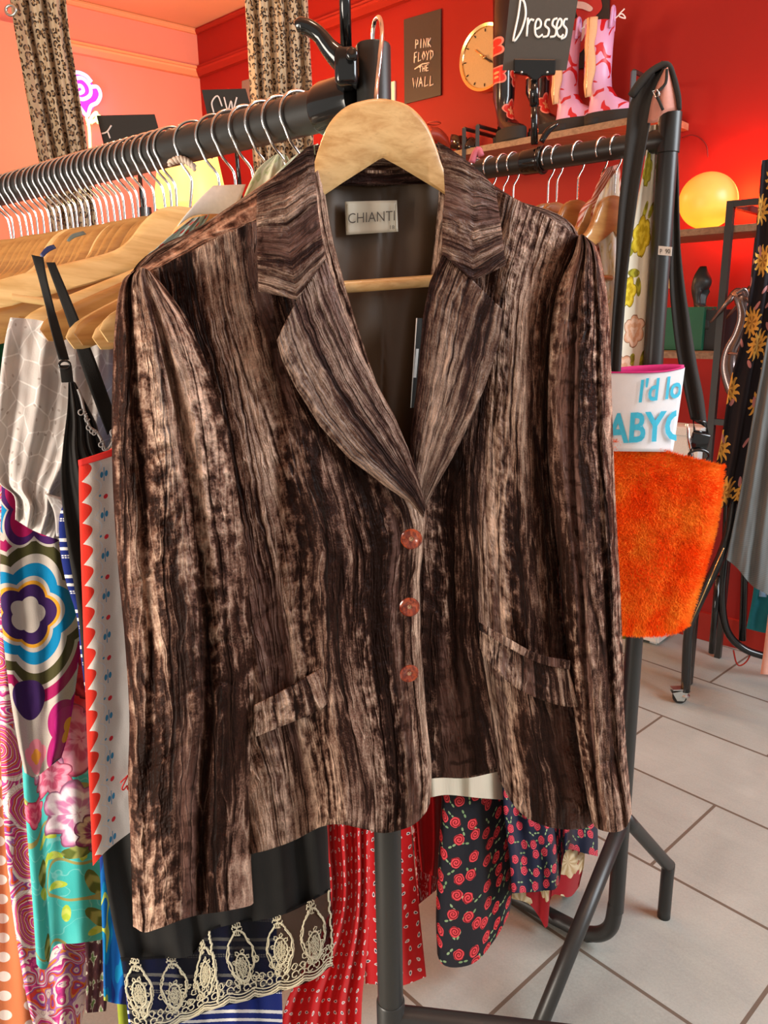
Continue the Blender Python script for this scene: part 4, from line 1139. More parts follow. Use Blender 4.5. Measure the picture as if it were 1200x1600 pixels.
path = [(122, 608), (127, 622), (131, 640), (136, 655), (141, 668), (152, 676), (160, 690), (166, 703), (176, 690), (180, 672)]
mb.tube([SP(x, y, .012) for x, y in path], .0016, 6, smooth=4)
for x, y in path[2:]:
    for k in range(2):
        cx, cy, r = x + rr.uniform(-5, 3), y + rr.uniform(-4, 6), rr.uniform(2, 5)
        mb.tube([SP(cx + r * math.cos(a), cy + r * math.sin(a), .013) for a in np.linspace(0, 5, 9)], .0008, 5)
obj('neck_lace', mb, gl, slip)
# sheer lace band at the hem
NL = [(188, 1496), (194, 1530), (200, 1570), (206, 1612)]; NR = [(516, 1388), (519, 1430), (521, 1470), (519, 1508)]
NT = [(250, 1494), (300, 1488), (335, 1448), (440, 1426)]; NB = [(235, 1618), (270, 1604), (330, 1578), (400, 1560), (450, 1546), (490, 1530)]
sheet('net_band', netmat, SP, NL, NR, T=NT, B=NB, parent=slip, off=.016, step=5, fn=lambda u, v, S: .006 * np.sin(u * 17), solid=.0006)
SN = coons(NT, NB, NL, NR, 200, 60)
def lpnt(u, v, o=.0):
    i = min(59, max(0, v * 59)); j = min(199, max(0, u * 199)); q = SN[int(i), int(j)]
    return SP(q[0] + (v * 59 - int(i)) * 1.5, q[1] + (v * 59 - int(i)) * 1.5, .0185 + .006 * math.sin(u * 17) + o)
mb = MB(); rr = random.Random(11)
def curl(cu, cv, r, a0, turns, k=.0009, asp=3.0, grow=.5):
    pts = []
    for i in range(14):
        f = i / 13; a = a0 + turns * 2 * PI * f; q = r * (1 - grow * f)
        pts.append(lpnt(cu + q * math.cos(a) / asp, min(.99, max(0, cv + q * math.sin(a)))))
    mb.tube(pts, k, 5)
# scalloped lower border, doubled
for o_, k in ((0, .0016), (.035, .0009), (.075, .0009), (-.03, .0008)):
    mb.tube([lpnt(u, min(.995, .93 - o_ + .05 * abs(math.sin(u * 26)))) for u in np.linspace(0.0, 1, 160)], k, 5)
for c in np.linspace(.05, .97, 13):
    for s_ in (-1, 1):
        curl(c + s_ * .016, .84, .055, PI if s_ > 0 else 0, s_ * .9)
        curl(c + s_ * .02, .74, .05, 0, s_ * 1.1, .0008)
# hanging wavy stems joining pineapple medallions
for mi, c in enumerate((.06, .22, .38, .56, .74, .90)):
    h0 = .38 + .1 * (mi % 2)
    for w in (-1, 1):
        mb.tube([lpnt(c + w * (.012 + .05 * math.sin(PI * f) * (1 - .25 * f)) + .004 * math.sin(f * 22), .12 + f * .66) for f in np.linspace(0, 1, 26)], .0013, 6)
        mb.tube([lpnt(c + w * (.02 + .05 * math.sin(PI * f) * (1 - .25 * f)), .15 + f * .63) for f in np.linspace(0, 1, 26)], .0007, 5)
    rx, ry = .030, .17
    mb.tube([lpnt(c + rx * math.cos(a), h0 + .1 + ry * math.sin(a)) for a in np.linspace(0, 2 * PI, 25)[:-1]], .0012, 6, closed=True)
    for q in np.linspace(-.8, .8, 7):
        for sl in (-1, 1):
            pts = []
            for f in np.linspace(-1, 1, 9):
                x = q * 1.0 + sl * f * .9; y = f
                if x * x + y * y < 1: pts.append(lpnt(c + rx * x, h0 + .1 + ry * y))
            if len(pts) > 1: mb.tube(pts, .0006, 4)
    for k in range(9):
        a = k * 2 * PI / 9; curl(c + .036 * math.cos(a), h0 + .1 + .2 * math.sin(a), .03, a, 1, .0007)
    for k in range(6):                                     # little flower on top
        a = k * PI / 3; curl(c + .010 * math.cos(a), .10 + .055 * math.sin(a), .035, a, .9, .0008, grow=.1)
    for k in range(10): curl(c + rr.uniform(-.07, .07), rr.uniform(.5, .8), rr.uniform(.03, .06), rr.uniform(0, 6), rr.choice((-1, 1)) * 1.0, .0007)
# looping edges at the side slits
for uu in (.995, .44):
    mb.tube([lpnt(uu - .008 * abs(math.sin(f * 18)), .02 + .93 * f) for f in np.linspace(0, 1, 60)], .0014, 6)
obj('lace_motifs', mb, lacemat, slip)

# white cloth with red scalloped border
TPn = PL1(.075, -24)
tea, *_ = G('linen_cloth', 'white linen apron with red scalloped border and blue sprigs beside the left sleeve', teacloth, TPn, [(123, 722), (124, 800), (129, 950), (136, 1150), (145, 1353)], [(330, 648), (332, 800), (334, 950), (336, 1080), (338, 1215)],
    T=[(180, 703), (250, 677)], B=[(166, 1330), (200, 1303), (260, 1262)], cat='apron', part='panel', nf=1.5, amp=.004, thick=.006, step=5, taper=False)
sheet('top_band', plain('red_cotton_tape', (.66, .02, .015), .8), TPn, [(122, 719), (123, 729)], [(330, 645), (331, 656)], T=[(180, 700), (250, 674)], B=[(180, 711), (250, 684)], parent=tea, off=.006, fn=lambda u, v, S: .003 * np.sin(u * 9))
sheet('neck_strap', plain('white_tape', (.7, .68, .66), .8) , TPn, [(300, 655), (318, 560), (335, 470), (352, 352)], [(312, 655), (330, 560), (347, 470), (362, 352)], parent=tea)
strokes('red_script', [[(.0, .5), (.35, .1), (.45, 0), (.25, .5), (.1, .9), (.2, 1), (.4, .7)], [(.5, .65), (.42, .9), (.55, 1), (.75, .75), (.8, .55), (.72, .9), (.85, 1), (1, .7)]], TPn, 188, 1212, 26, 22, .0009, plain('red_thread', (.5, .02, .02), .8), tea, off=.0095)

# blue striped dress
G('striped_dress', 'navy dress with white hand-drawn stripes between slip dress and floral knit', stripes, PL1(.19, -24), [(190, 520), (184, 680), (130, 760), (96, 795), (93, 850), (102, 905), (120, 965), (128, 1040), (150, 1200), (180, 1400), (205, 1640)], [(330, 500), (335, 680), (355, 780), (380, 900), (400, 1100), (420, 1300), (432, 1450), (440, 1540), (442, 1640)], nf=3, amp=.006, thick=.03)
# white broderie blouse
bl, *_ = G('blouse', 'white embroidered cotton blouse with short sleeve under the hangers at left', eyelet, PL1(.235, -24), [(16, 496), (8, 530), (0, 590), (-8, 690), (-4, 750), (22, 775), (24, 812)], [(190, 470), (190, 560), (186, 640), (160, 720), (118, 780), (106, 812), (92, 843)], T=[(60, 500), (110, 512), (150, 490)], B=[(50, 828), (75, 838)], cat='blouse', nf=3.5, amp=.009, thick=.04)
sheet('sleeve_hem', eyelet, PL1(.228, -24), [(70, 770), (84, 800), (88, 838)], [(96, 778), (104, 805), (98, 838)], parent=bl, off=.03)
# floral knit dress
G('knit_dress', 'cream knitted dress with big concentric retro flowers in blue, pink and olive', knit, PL1(.285, -24), [(30, 500), (20, 620), (4, 740), (2, 800), (0, 860), (2, 960), (12, 1060), (26, 1150), (38, 1207)], [(104, 510), (104, 620), (104, 740), (104, 800), (120, 900), (128, 980), (120, 1060), (108, 1140), (96, 1184)], B=[(55, 1214), (75, 1200)], nf=1.5, amp=.007, thick=.03, step=5)
G('peony_dress', 'turquoise dress with red and pink peonies next to the scalloped apron', peony, PL1(.33, -24), [(40, 500), (34, 700), (34, 880), (34, 1000), (34, 1100), (35, 1205), (42, 1300), (50, 1400), (57, 1506)], [(112, 500), (120, 700), (130, 870), (136, 960), (146, 1080), (158, 1220), (168, 1330), (172, 1400), (175, 1466)], B=[(64, 1514), (74, 1512), (86, 1478), (120, 1474)], nf=1.6, amp=.006, thick=.03, step=5)
G('paisley_dress', 'magenta, purple and orange paisley dress showing below the turquoise one', paisley, PL1(.39, -24), [(24, 505), (4, 680), (-6, 840), (-4, 1000), (0, 1130), (4, 1250), (12, 1360), (26, 1470), (44, 1570), (56, 1615)], [(112, 505), (110, 680), (110, 860), (120, 1000), (130, 1150), (142, 1300), (148, 1420), (146, 1500), (134, 1565), (124, 1612)], B=[(80, 1622)], nf=1.8, amp=.007, thick=.03, step=5)
G('polka_dress', 'orange dress with white polka dots at the left edge', polka, PL1(.46, -24), [(-90, 500), (-60, 800), (-50, 1000), (-50, 1200), (-52, 1400), (-54, 1640)], [(-10, 500), (0, 800), (30, 1000), (40, 1200), (60, 1400), (76, 1640)], nf=1.5, amp=.006, thick=.03)
G('blue_print_dress', 'blue and lime print dress, a sliver beside the black lace hem', blueprint, PL1(.215, -24), [(190, 560), (170, 900), (150, 1200), (156, 1350), (160, 1465), (162, 1563)], [(240, 560), (250, 900), (240, 1200), (230, 1350), (212, 1465), (200, 1570)], B=[(180, 1568)], nf=1.5, amp=.004, thick=.02)
G('dark_floral_dress', 'dark burgundy floral dress peeping below the turquoise hem', darkfloral, PL1(.36, -24), [(60, 520), (90, 900), (120, 1200), (128, 1400), (134, 1500), (134, 1583)], [(130, 520), (180, 900), (200, 1200), (190, 1400), (172, 1500), (166, 1580)], nf=1.2, amp=.004, thick=.02)
G('lime_dress', 'lime green hem at the bottom of the rack beside cream lace', limecloth, PL1(.26, -24), [(190, 560), (180, 1000), (170, 1400), (178, 1500), (188, 1640)], [(260, 560), (280, 1000), (280, 1400), (280, 1500), (280, 1640)], nf=1.5, amp=.004, thick=.02)
G('green_jumper', 'green top behind the white blouse at the left edge', greencloth, PL1(.50, -24), [(-70, 490), (-80, 650), (-80, 800)], [(14, 500), (18, 650), (20, 800)], cat='top', nf=2, amp=.005, thick=.03)
# red teardrop-print dress behind the upright
rd, *_ = G('teardrop_dress', 'bright red dress with small white teardrop print behind the left upright', teardrop, PL1(.245, -14), [(440, 420), (455, 650), (470, 900), (500, 1100), (508, 1290), (514, 1420), (470, 1520), (446, 1570), (434, 1640)], [(500, 420), (560, 650), (580, 900), (580, 1100), (578, 1290), (576, 1450), (570, 1520), (566, 1560), (563, 1640)], part='front_panel', nf=3, amp=.012, thick=.03)
G('', '', teardrop, PL1(.27, -14), [(450, 430), (520, 650), (545, 900), (560, 1100), (566, 1290), (569, 1420), (571, 1537)], [(510, 430), (590, 650), (612, 900), (628, 1100), (642, 1290), (655, 1420), (666, 1526)], B=[(620, 1540), (636, 1538)], root=rd, part='side_panel', nf=2, amp=.007, thick=.02)
# loose straps looped over hangers
sp_ = PL1(hp[7][0] - .012, -24)
s1 = thing('shoulder_strap', 'navy shoulder strap looped over a wooden hanger at left', 'strap', sp_(70, 390))
sheet('strap', plain('navy_satin', (.03, .04, .13), .4), sp_, [(62, 398), (72, 386), (84, 382)], [(66, 404), (76, 394), (88, 388)], parent=s1, off=.012)
s2 = thing('shoulder_strap', 'grey-green shoulder strap looped over a wooden hanger at left', 'strap', sp_(120, 368))
sheet('strap', plain('sage_satin', (.16, .19, .17), .5), sp_, [(104, 376), (112, 366), (130, 361)], [(108, 378), (116, 372), (135, 366)], parent=s2, off=.014)
# rope twist round the hook
tw = thing('rope_tie', 'off-white rope twist tied round a hanger hook', 'rope', rail1(hp[6][0] - .01))
q = Plane(rail1(hp[6][0] - .012), (0, 1, 0)); mb = MB()
for k in (0, PI):
    mb.tube([q(264 + 40 * f, 256 - 10 * math.sin(f * PI) + 3 * math.sin(f * 24 + k) + 6 * f, .003 * math.cos(f * 24 + k)) for f in np.linspace(0, 1, 40)], .0028, 6)
obj('twist', mb, plain('undyed_rope', (.62, .52, .42), .9), tw)

# ------------------------------------------------------------------ clothes on rack 2
hx2 = [964, 942, 905, 872, 858, 803, 787, 767, 746, 700]
labs2 = ['wooden hanger on the far rail nearest the orange bag strap', 'wooden hanger holding the white and yellow shirt on the far rail', 'broad honey wooden hanger in the middle of the far rail group', None, None, 'yellowish round-topped wooden hanger just above the right velvet shoulder'] + [None] * 4
r_ = random.Random(9)
p2h = make_hanger(woodB, .0185 + .0025, '', 'wooden hangers on the far rail')
for i, x in enumerate(hx2):
    o = p2h if i == 0 else copy_tree(p2h)
    t = solve_t(rail2, x)
    o.location = rail2(t); o.rotation_euler = (0, 0, ang1 + PI + math.radians(-10 + r_.uniform(-2, 2))); o.scale = (.95, 1, 1)
    o['label'] = labs2[i] or 'wooden hanger among those crowded on the far rail'
    o['group'] = 'wooden hangers on the far rail'
def T2(x): return solve_t(rail2, x)
G('yellow_floral_dress', 'white dress with large yellow and peach retro flowers beside the right upright', yellowfloral, PL2(.028, -25), [(1014, 196), (1006, 260), (990, 340), (968, 460), (956, 600), (950, 800), (955, 940), (962, 996)], [(1030, 194), (1028, 300), (1022, 450), (1016, 600), (1010, 800), (1006, 940), (1006, 982)], B=[(985, 998)], nf=1.5, amp=.004, thick=.02)
G('white_shirt', 'white shirt with faint yellow print beyond the right velvet sleeve', whiteyellow, PL2(T2(958), -18), [(936, 305), (926, 340), (938, 400), (942, 500), (930, 700), (930, 900)], [(966, 262), (970, 330), (972, 400), (975, 600), (975, 700), (975, 900)], cat='shirt', nf=2, amp=.005, thick=.03)
G('flower_blouse', 'white blouse with red and yellow flowers above the right velvet shoulder', whiteflower, PL2(T2(905), -18), [(926, 318), (905, 345), (880, 380), (880, 500), (880, 800)], [(938, 330), (940, 360), (945, 400), (945, 500), (945, 800)], cat='blouse', nf=2, amp=.004, thick=.02)
G('white_blouse', 'tiny white collar with yellow print poking above the velvet shoulder', whiteyellow, PL2(T2(845), -18), [(862, 322), (850, 345), (820, 400), (820, 700)], [(872, 332), (880, 352), (900, 400), (900, 700)], cat='blouse', nf=2, amp=.004, thick=.02)
G('pink_blouse', 'pink striped top hanging at the end of the far rail', pinkstripe, PL2(T2(966) + .02, -18), [(948, 262), (934, 285), (924, 310), (900, 360), (900, 600)], [(968, 256), (970, 285), (972, 310), (972, 360), (972, 600)], cat='top', nf=2, amp=.003, thick=.015)
G('cream_dress', 'cream satin hem hanging under the velvet jacket', creamsatin, PL2(.10), [(700, 440), (640, 700), (655, 1000), (672, 1246)], [(800, 440), (800, 700), (796, 1000), (792, 1250)], B=[(700, 1242), (750, 1247)], nf=2, amp=.006, thick=.03)
G('rose_dress', 'black dress patterned with red roses and green leaves below the jacket hem', roseblack, PL2(.13), [(710, 440), (704, 650), (700, 900), (694, 1100), (690, 1250), (684, 1350), (681, 1430), (683, 1490)], [(800, 440), (800, 900), (800, 1100), (800, 1250), (801, 1350), (800, 1400), (796, 1428)], B=[(690, 1506), (712, 1512), (745, 1502), (776, 1464)], nf=1.2, amp=.006, thick=.04)
G('rose_dress', 'navy dress patterned with red roses behind the right jacket cuff', rosenavy, PL2(.125, 0), [(800, 440), (776, 900), (782, 1100), (786, 1250), (796, 1340), (800, 1396)], [(850, 440), (880, 900), (900, 1150), (928, 1250), (934, 1300), (934, 1338)], B=[(850, 1392), (872, 1384), (884, 1330), (915, 1334)], nf=3, amp=.010, thick=.05)
G('flower_dress', 'burgundy dress with big cream chrysanthemums near the rack foot', bigflower, PL2(.16), [(800, 440), (790, 900), (790, 1200), (796, 1340), (800, 1404)], [(850, 440), (900, 900), (908, 1200), (914, 1330), (905, 1385)], B=[(826, 1412), (842, 1432), (855, 1450), (862, 1400), (890, 1402)], nf=2.5, amp=.008, thick=.04)
G('red_dress', 'plain red dress between the upright and the rose dress', redcloth, PL2(.20), [(690, 420), (640, 700), (620, 900), (640, 1150), (652, 1300), (658, 1362)], [(760, 420), (720, 700), (705, 900), (704, 1150), (704, 1300), (692, 1374)], nf=2, amp=.006, thick=.03)
G('red_floral_dress', 'red dress with white sprig print below the plain red one', redwhite, PL2(.24), [(690, 410), (640, 700), (610, 900), (630, 1150), (645, 1300), (653, 1414)], [(760, 410), (720, 700), (700, 900), (702, 1150), (698, 1300), (690, 1384)], nf=2, amp=.006, thick=.03)
# ------------------------------------------------------------------ things hanging on the upright of rack 2
FP = Plane(U2 + Vector((0, -.035, 0)), (0, 1, 0))
yp2 = Plane(U2 + Vector((0, -.05, 0)), (.1, 1, 0))
fb = thing('fur_bag', 'bright orange faux fur tote bag hanging by a wide black strap on the tall upright', 'bag', yp2(1030, 985))
def furfn(u, v): return .006 * (fbm(u * 14, v * 18, 4) - .5) + 0 * u
o, S_, F_ = cloth('pouch', furmat, yp2, [(930, 690), (934, 760), (936, 840), (938, 920), (942, 978)], [(1127, 732), (1119, 800), (1103, 870), (1086, 930), (1073, 974)],
      T=[(965, 692), (1000, 698), (1060, 713), (1100, 724)], B=[(960, 986), (1010, 990), (1050, 986)], parent=fb, thick=.06, nf=1.2, amp=.004, step=4, extra=furfn, taper=False)
mb = MB(); rr = random.Random(4); nv, nu = F_.shape[:2]; vs = []; fs = []; uvs = []
for k in range(26000):
    i = rr.random() * (nv - 1.001); j = rr.random() * (nu - 1.001)
    if k % 5 == 0: j = rr.choice((0.2, nu - 1.3)) + rr.random() * .9
    if k % 7 == 0: i = rr.choice((0.0, nv - 1.4)) + rr.random() * .3
    a = F_[int(i), int(j)]; b = F_[min(nv - 1, int(i) + 1), min(nu - 1, int(j) + 1)]
    p = a + (b - a) * np.array([j % 1, j % 1, i % 1])
    ex = (j / nu - .5) * 2; ez = (i / nv - .5) * 2
    d = Vector((ex ** 3 * .8 + rr.uniform(-.5, .5), -.55 * (1 - abs(ex) ** 3), -ez ** 5 * .8 - .25 + rr.uniform(-.4, .4))).normalized() * rr.uniform(.005, .011)
    w = Vector((rr.uniform(-1, 1), 0, rr.uniform(-1, 1))).normalized() * .0009
    n0 = len(vs); q = Vector(p); vs += [q - w, q + w, q + d]; fs.append((n0, n0 + 1, n0 + 2)); uvs += [(i / nv * .3, j / nu * .3)] * 3
mb.add(vs, fs, uvs); pile = obj('fur_pile', mb, furmat, fb, smooth=False); pile['kind'] = 'stuff'
SPn = Plane(U2 + Vector((0, -.045, 0)), (0, 1, 0)); SBk = Plane(U2 + Vector((0, .04, 0)), (0, 1, 0))
sheet('strap', blackcord, SPn, [(1006, 122), (984, 165), (978, 210), (972, 270), (966, 340), (962, 430), (954, 560), (950, 700)], [(1040, 104), (1026, 150), (1014, 200), (1000, 280), (988, 370), (978, 450), (970, 560), (964, 700)], parent=fb, off=.0, fn=lambda u, v, S: .006 * np.sin(u * 7 + v * 3), solid=.003)
sheet('strap', blackcord, SBk, [(1042, 106), (1048, 190), (1049, 300), (1048, 360), (1047, 440), (1055, 530), (1068, 600), (1080, 655)], [(1050, 130), (1058, 240), (1061, 340), (1066, 420), (1077, 500), (1088, 570), (1098, 620), (1104, 668)], parent=fb, off=.0, fn=lambda u, v, S: .006 * np.sin(u * 7 + v * 3), solid=.003)
mb = MB(); mb.strip([SPn(1012, 122), SPn(1022, 108), SBk(1034, 98), SBk(1042, 106)], [SPn(1040, 106), SPn(1040, 102), SBk(1046, 101), SBk(1050, 112)], (0, 0, .003)); obj('strap_top', mb, blackcord, fb)
obj('strap_slider', MB().tube([SBk(1083, 655, .01), SBk(1104, 660, .01), SBk(1106, 676, .01), SBk(1085, 674, .01)], .003, 8, closed=True), blackgloss, fb)
obj('buckle', MB().box(SBk(1093, 690, .012), (.035, .008, .032), (.97, 0, -.2), (0, 1, 0), (.2, 0, .97)), blackgloss, fb, bevel=.003)
obj('buckle_ring', MB().tube([SBk(1092 + 16 * math.cos(a), 712 + 9 * math.sin(a), .02) for a in np.linspace(0, 2 * PI, 19)[:-1]], .003, 8, closed=True), blackgloss, fb)
obj('strap_clip', MB().tube([SBk(1074, 662, .016), SBk(1076, 690, .016), SBk(1082, 716, .016)], .0035, 8), chrome, fb)

# small bag with pink leather inside hung over the top of the upright
sb = thing('leather_shoe', 'black shoe with dusty pink lining and tiny strap buckle, perched on the upright top', 'shoe', SPn(1035, 190))
pinkleather = plain('dusty_pink_leather', (.55, .23, .17), .55)
P_ = Plane(U2 + Vector((0, -.03, 0)), (.2, 1, 0))
sheet('lining', pinkleather, P_, [(1038, 110), (1026, 135), (1018, 160), (1012, 192)], [(1044, 104), (1052, 130), (1057, 150), (1060, 172)], B=[(1026, 192), (1030, 182), (1044, 174)], parent=sb, off=.03, fn=lambda u, v, S: .012 * np.sin(PI * u), solid=.002)
obj('edge', MB().tube([P_(x, y, .034) for x, y in [(986, 150), (1002, 128), (1022, 108), (1042, 101), (1052, 118), (1060, 150), (1062, 172)]], [.006, .007, .005, .005, .004, .004, .003], 8, smooth=4), blackcord, sb)
obj('ankle_strap', MB().tube([P_(x, y, .045) for x, y in [(1042, 108), (1040, 130), (1026, 146), (1030, 158), (1036, 172)]], .0022, 8, smooth=4), blackcord, sb)
obj('buckle', MB().tube([P_(x, y, .048) for x, y in [(1020, 142), (1027, 139), (1031, 149), (1024, 152)]], .0012, 6, closed=True), chrome, sb)

# white printed tote in front of the upright
TT = Plane(U2 + Vector((0, -.075, 0)), (.15, 1, 0))
magenta = plain('magenta_lining', (.60, .015, .18), .6); whitecanvas = fabric('white_canvas', solid((.80, .80, .82), .05)); cyanink = plain('turquoise_print', (.05, .50, .72), .6)
tt = thing('canvas_tote', 'white canvas pouch with turquoise lettering and magenta inside, above the orange fur', 'bag', TT(1005, 700))
TL = [(944, 582), (944, 640), (946, 705)]; TR = [(1070, 574), (1061, 640), (1051, 706)]
bl_ = lambda u, v, S: .016 * np.sin(PI * np.clip(u, 0, 1))
sheet('front', whitecanvas, TT, TL, TR, T=[(1000, 581), (1040, 579)], parent=tt, off=0, fn=bl_, solid=.001)
sheet('back', magenta, TT, [(944, 576), (944, 640), (946, 705)], [(1069, 570), (1061, 640), (1051, 706)], T=[(1000, 571), (1046, 569)], parent=tt, off=-.022, fn=lambda u, v, S: -.010 * np.sin(PI * np.clip(u, 0, 1)), solid=.001)
obj('rim', MB().tube([TT(x, y, .0 + .018 * math.sin(PI * (x - 940) / 132)) for x, y in [(944, 582), (1000, 582), (1040, 580), (1069, 574)]], .0015, 6, smooth=6), magenta, tt)
class TTb:
    n = TT.n; P0 = TT.P0
    def __call__(s, x, y, o=0): return TT(x, y, o + .016 * math.sin(PI * min(1, max(0, (x - 944) / 122))))
text_on('lettering', "I'd lo", TTb(), 998, 628, 66, 36, cyanink, tt, .002, skew=4, rise=-8, bold=.022, xmax=1064)
text_on('lettering', 'ABYC', TTb(), 946, 692, 124, 46, cyanink, tt, .002, skew=3, rise=-6, bold=.026, xmax=1057)

# ------------------------------------------------------------------ on the red wall
def wallp(off): return Plane(WP + RWN * off, RWN)
W0 = wallp(.004)
def poster(name, label, pts, mat, d=.006, off=.004):
    w = wallp(off); t = thing(name, label, 'poster', w(sum(p[0] for p in pts) / 4, pts[2][1]))
    obj('board', MB().prism([w(*p) for p in pts], RWN * d), mat, t, smooth=False, bevel=.001); return t
posterm = plain('dark_grey_poster_card', (.045, .037, .034), .45)
pf = poster('wall_poster', 'dark grey rectangular poster with handwritten white words, left of the clock', [(632, 31), (690, 14), (690, 149), (633, 163)], posterm)
w1 = wallp(.012)
K = {'P': [[(.1, 1), (.2, 0), (.9, .15), (.8, .5), (.15, .55)]], 'I': [[(.4, 1), (.5, 0)]], 'N': [[(0, 1), (.1, 0), (.8, 1), (.95, 0)]], 'K': [[(.1, 0), (.1, 1)], [(.9, 0), (.15, .55), (.95, 1)]],
     'F': [[(.1, 1.1), (.2, 0), (.95, -.05)], [(.15, .5), (.75, .45)]], 'L': [[(.25, 0), (.1, 1), (.95, .9)]], 'O': [[(.5, 0), (.05, .5), (.45, 1), (.9, .5), (.5, 0)]], 'Y': [[(0, 0), (.45, .5), (.95, 0)], [(.45, .5), (.3, 1)]],
     'D': [[(.1, 0), (.1, 1), (.9, .6), (.8, .15), (0, 0)]], 'T': [[(0, .1), (1, 0)], [(.5, 0), (.45, 1)]], 'H': [[(.1, 0), (.1, 1)], [(.9, 0), (.85, 1)], [(.1, .5), (.9, .5)]], 'E': [[(.9, 0), (.1, 0), (.1, 1), (.95, 1)], [(.1, .5), (.8, .5)]],
     'W': [[(-.1, 0), (.2, 1), (.5, .15), (.75, 1), (1.1, 0)]], 'A': [[(0, 1), (.5, 0), (.9, 1)], [(.2, .6), (.8, .6)]], 'C': [[(.95, .15), (.5, 0), (.1, .4), (.2, .9), (.9, 1)]], 'U': [[(.1, 0), (.1, .8), (.5, 1), (.9, .7), (.9, 0)]], 'S': [[(.9, .1), (.3, 0), (.15, .4), (.85, .6), (.7, 1), (.1, .9)]]}
def word(txt, pl, x0, y0, w, h, r, mat, parent, rise, name='handwriting', off=0.0):
    n = len(txt); cw = w / n
    for i, ch in enumerate(txt):
        mb = MB()
        for ln in K[ch]:
            pts = [pl(x0 + i * cw + a * cw * .78, y0 + b * h + (i + a) / n * rise, off) for a, b in ln]
            mb.tube(pts, r, 6)
        obj('letter', mb, mat, parent)
chalk2 = plain('chalk_pinkish_white', (.72, .62, .56), .9)
word('PINK', w1, 649, 62, 26, 14, .0035, chalk2, pf, -3); word('FLOYD', w1, 647, 83, 32, 14, .0035, chalk2, pf, -5)
word('THE', w1, 655, 104, 16, 9, .003, chalk2, pf, -3); word('WALL', w1, 646, 122, 34, 15, .0038, chalk2, pf, -4)
obj('letter', MB().tube([w1(648, 108), w1(660, 100), w1(671, 98)], .003, 6), chalk2, pf)
# second poster: dark with a red lips-and-tongue emblem, partly behind the sign
rs = poster('wall_poster', 'black poster with a red lips and tongue emblem, behind the pink boots', [(893, -40), (953, -55), (953, 100), (893, 110)], plain('black_poster', (.02, .015, .013), .6), off=.004)
emred = plain('emblem_red', (.42, .022, .018), .6); emwhite = plain('emblem_white', (.66, .48, .42), .6)
def blob(name, pts, pl, off, mat, parent, d=.002):
    q = resample(pts + [pts[0]], 60)[:-1]; obj(name, MB().prism([pl(a, b, off) for a, b in q], pl.n * d), mat, parent, smooth=False)
w2 = wallp(.012)
blob('lips', [(896, -20), (925, -25), (941, 8), (930, 26), (914, 40), (902, 24), (898, 0)], w2, 0, emred, rs)
blob('tongue', [(898, 30), (912, 22), (928, 28), (922, 60), (904, 84), (894, 70), (895, 45)], w2, .003, emred, rs)
blob('teeth', [(902, 2), (915, 4), (926, 12), (922, 18), (910, 14), (900, 12)], w2, .004, emwhite, rs)
blob('highlight', [(912, 34), (917, 30), (916, 46), (909, 64), (906, 60), (910, 46)], w2, .006, emwhite, rs)
# clock
cc = wallp(.03)(760, 91); U_ = -DW
ck = thing('wall_clock', 'round wall clock with polished gold rim and cream face', 'clock', cc)
rx = (wallp(.03)(797, 88) - wallp(.03)(721, 94)).length / 2; ry = abs(wallp(.03)(758, 37).z - wallp(.03)(758, 146).z) / 2; r_c = (rx + ry) / 2
obj('case', MB().lathe([(0, -.026), (r_c * .97, -.026), (r_c, -.01), (r_c, .012), (r_c * .985, .02), (r_c * .90, .016), (r_c * .87, .008), (0, .008)], cc, RWN, seg=64), brass, ck, auto=40)
obj('dial', MB().lathe([(0, .009), (r_c * .93, .009), (r_c * .93, .010), (0, .010)], cc, RWN, seg=64), plain('cream_clock_face', (.48, .35, .18), .4), ck, smooth=False)
def onclock(a, r, o=.013): return cc + (U_ * math.sin(a) + Vector((0, 0, 1)) * math.cos(a)) * r * r_c + RWN * o
for k in range(12):
    a = k * PI / 6
    obj('hour_mark', MB().tube([onclock(a, .76), onclock(a, .84)], .0022, 6), slate, ck)
obj('minute_hand', MB().tube([onclock(math.radians(-52 + 180), .28), onclock(math.radians(-52), .46), onclock(math.radians(-52), .50)], [.004, .004, .001], 8), brass, ck)
obj('hour_hand', MB().tube([onclock(math.radians(120), -.05, .016), onclock(math.radians(122), .80, .016)], [.004, .003], 8), slate, ck)
obj('hub', MB().lathe([(0, 0), (.008, 0), (.008, .012), (0, .014)], cc + RWN * .01, RWN, seg=16), brass, ck)
sw = thing('light_switch', 'white rectangular wall plate beside the upright, left of the grey poster', 'switch', W0(617, 165))
obj('plate', MB().prism([wallp(.0)(611, 129), wallp(.0)(619, 127), wallp(.0)(619, 168), wallp(.0)(611, 170)], RWN * .012), whiteplast, sw, smooth=False, bevel=.002)
gp = poster('wall_card', 'grey card on the red wall, partly behind the right leopard curtain', [(379, 127), (392, 123), (392, 178), (379, 180)], plain('grey_card', (.22, .17, .15), .7)); gp['category'] = 'card'

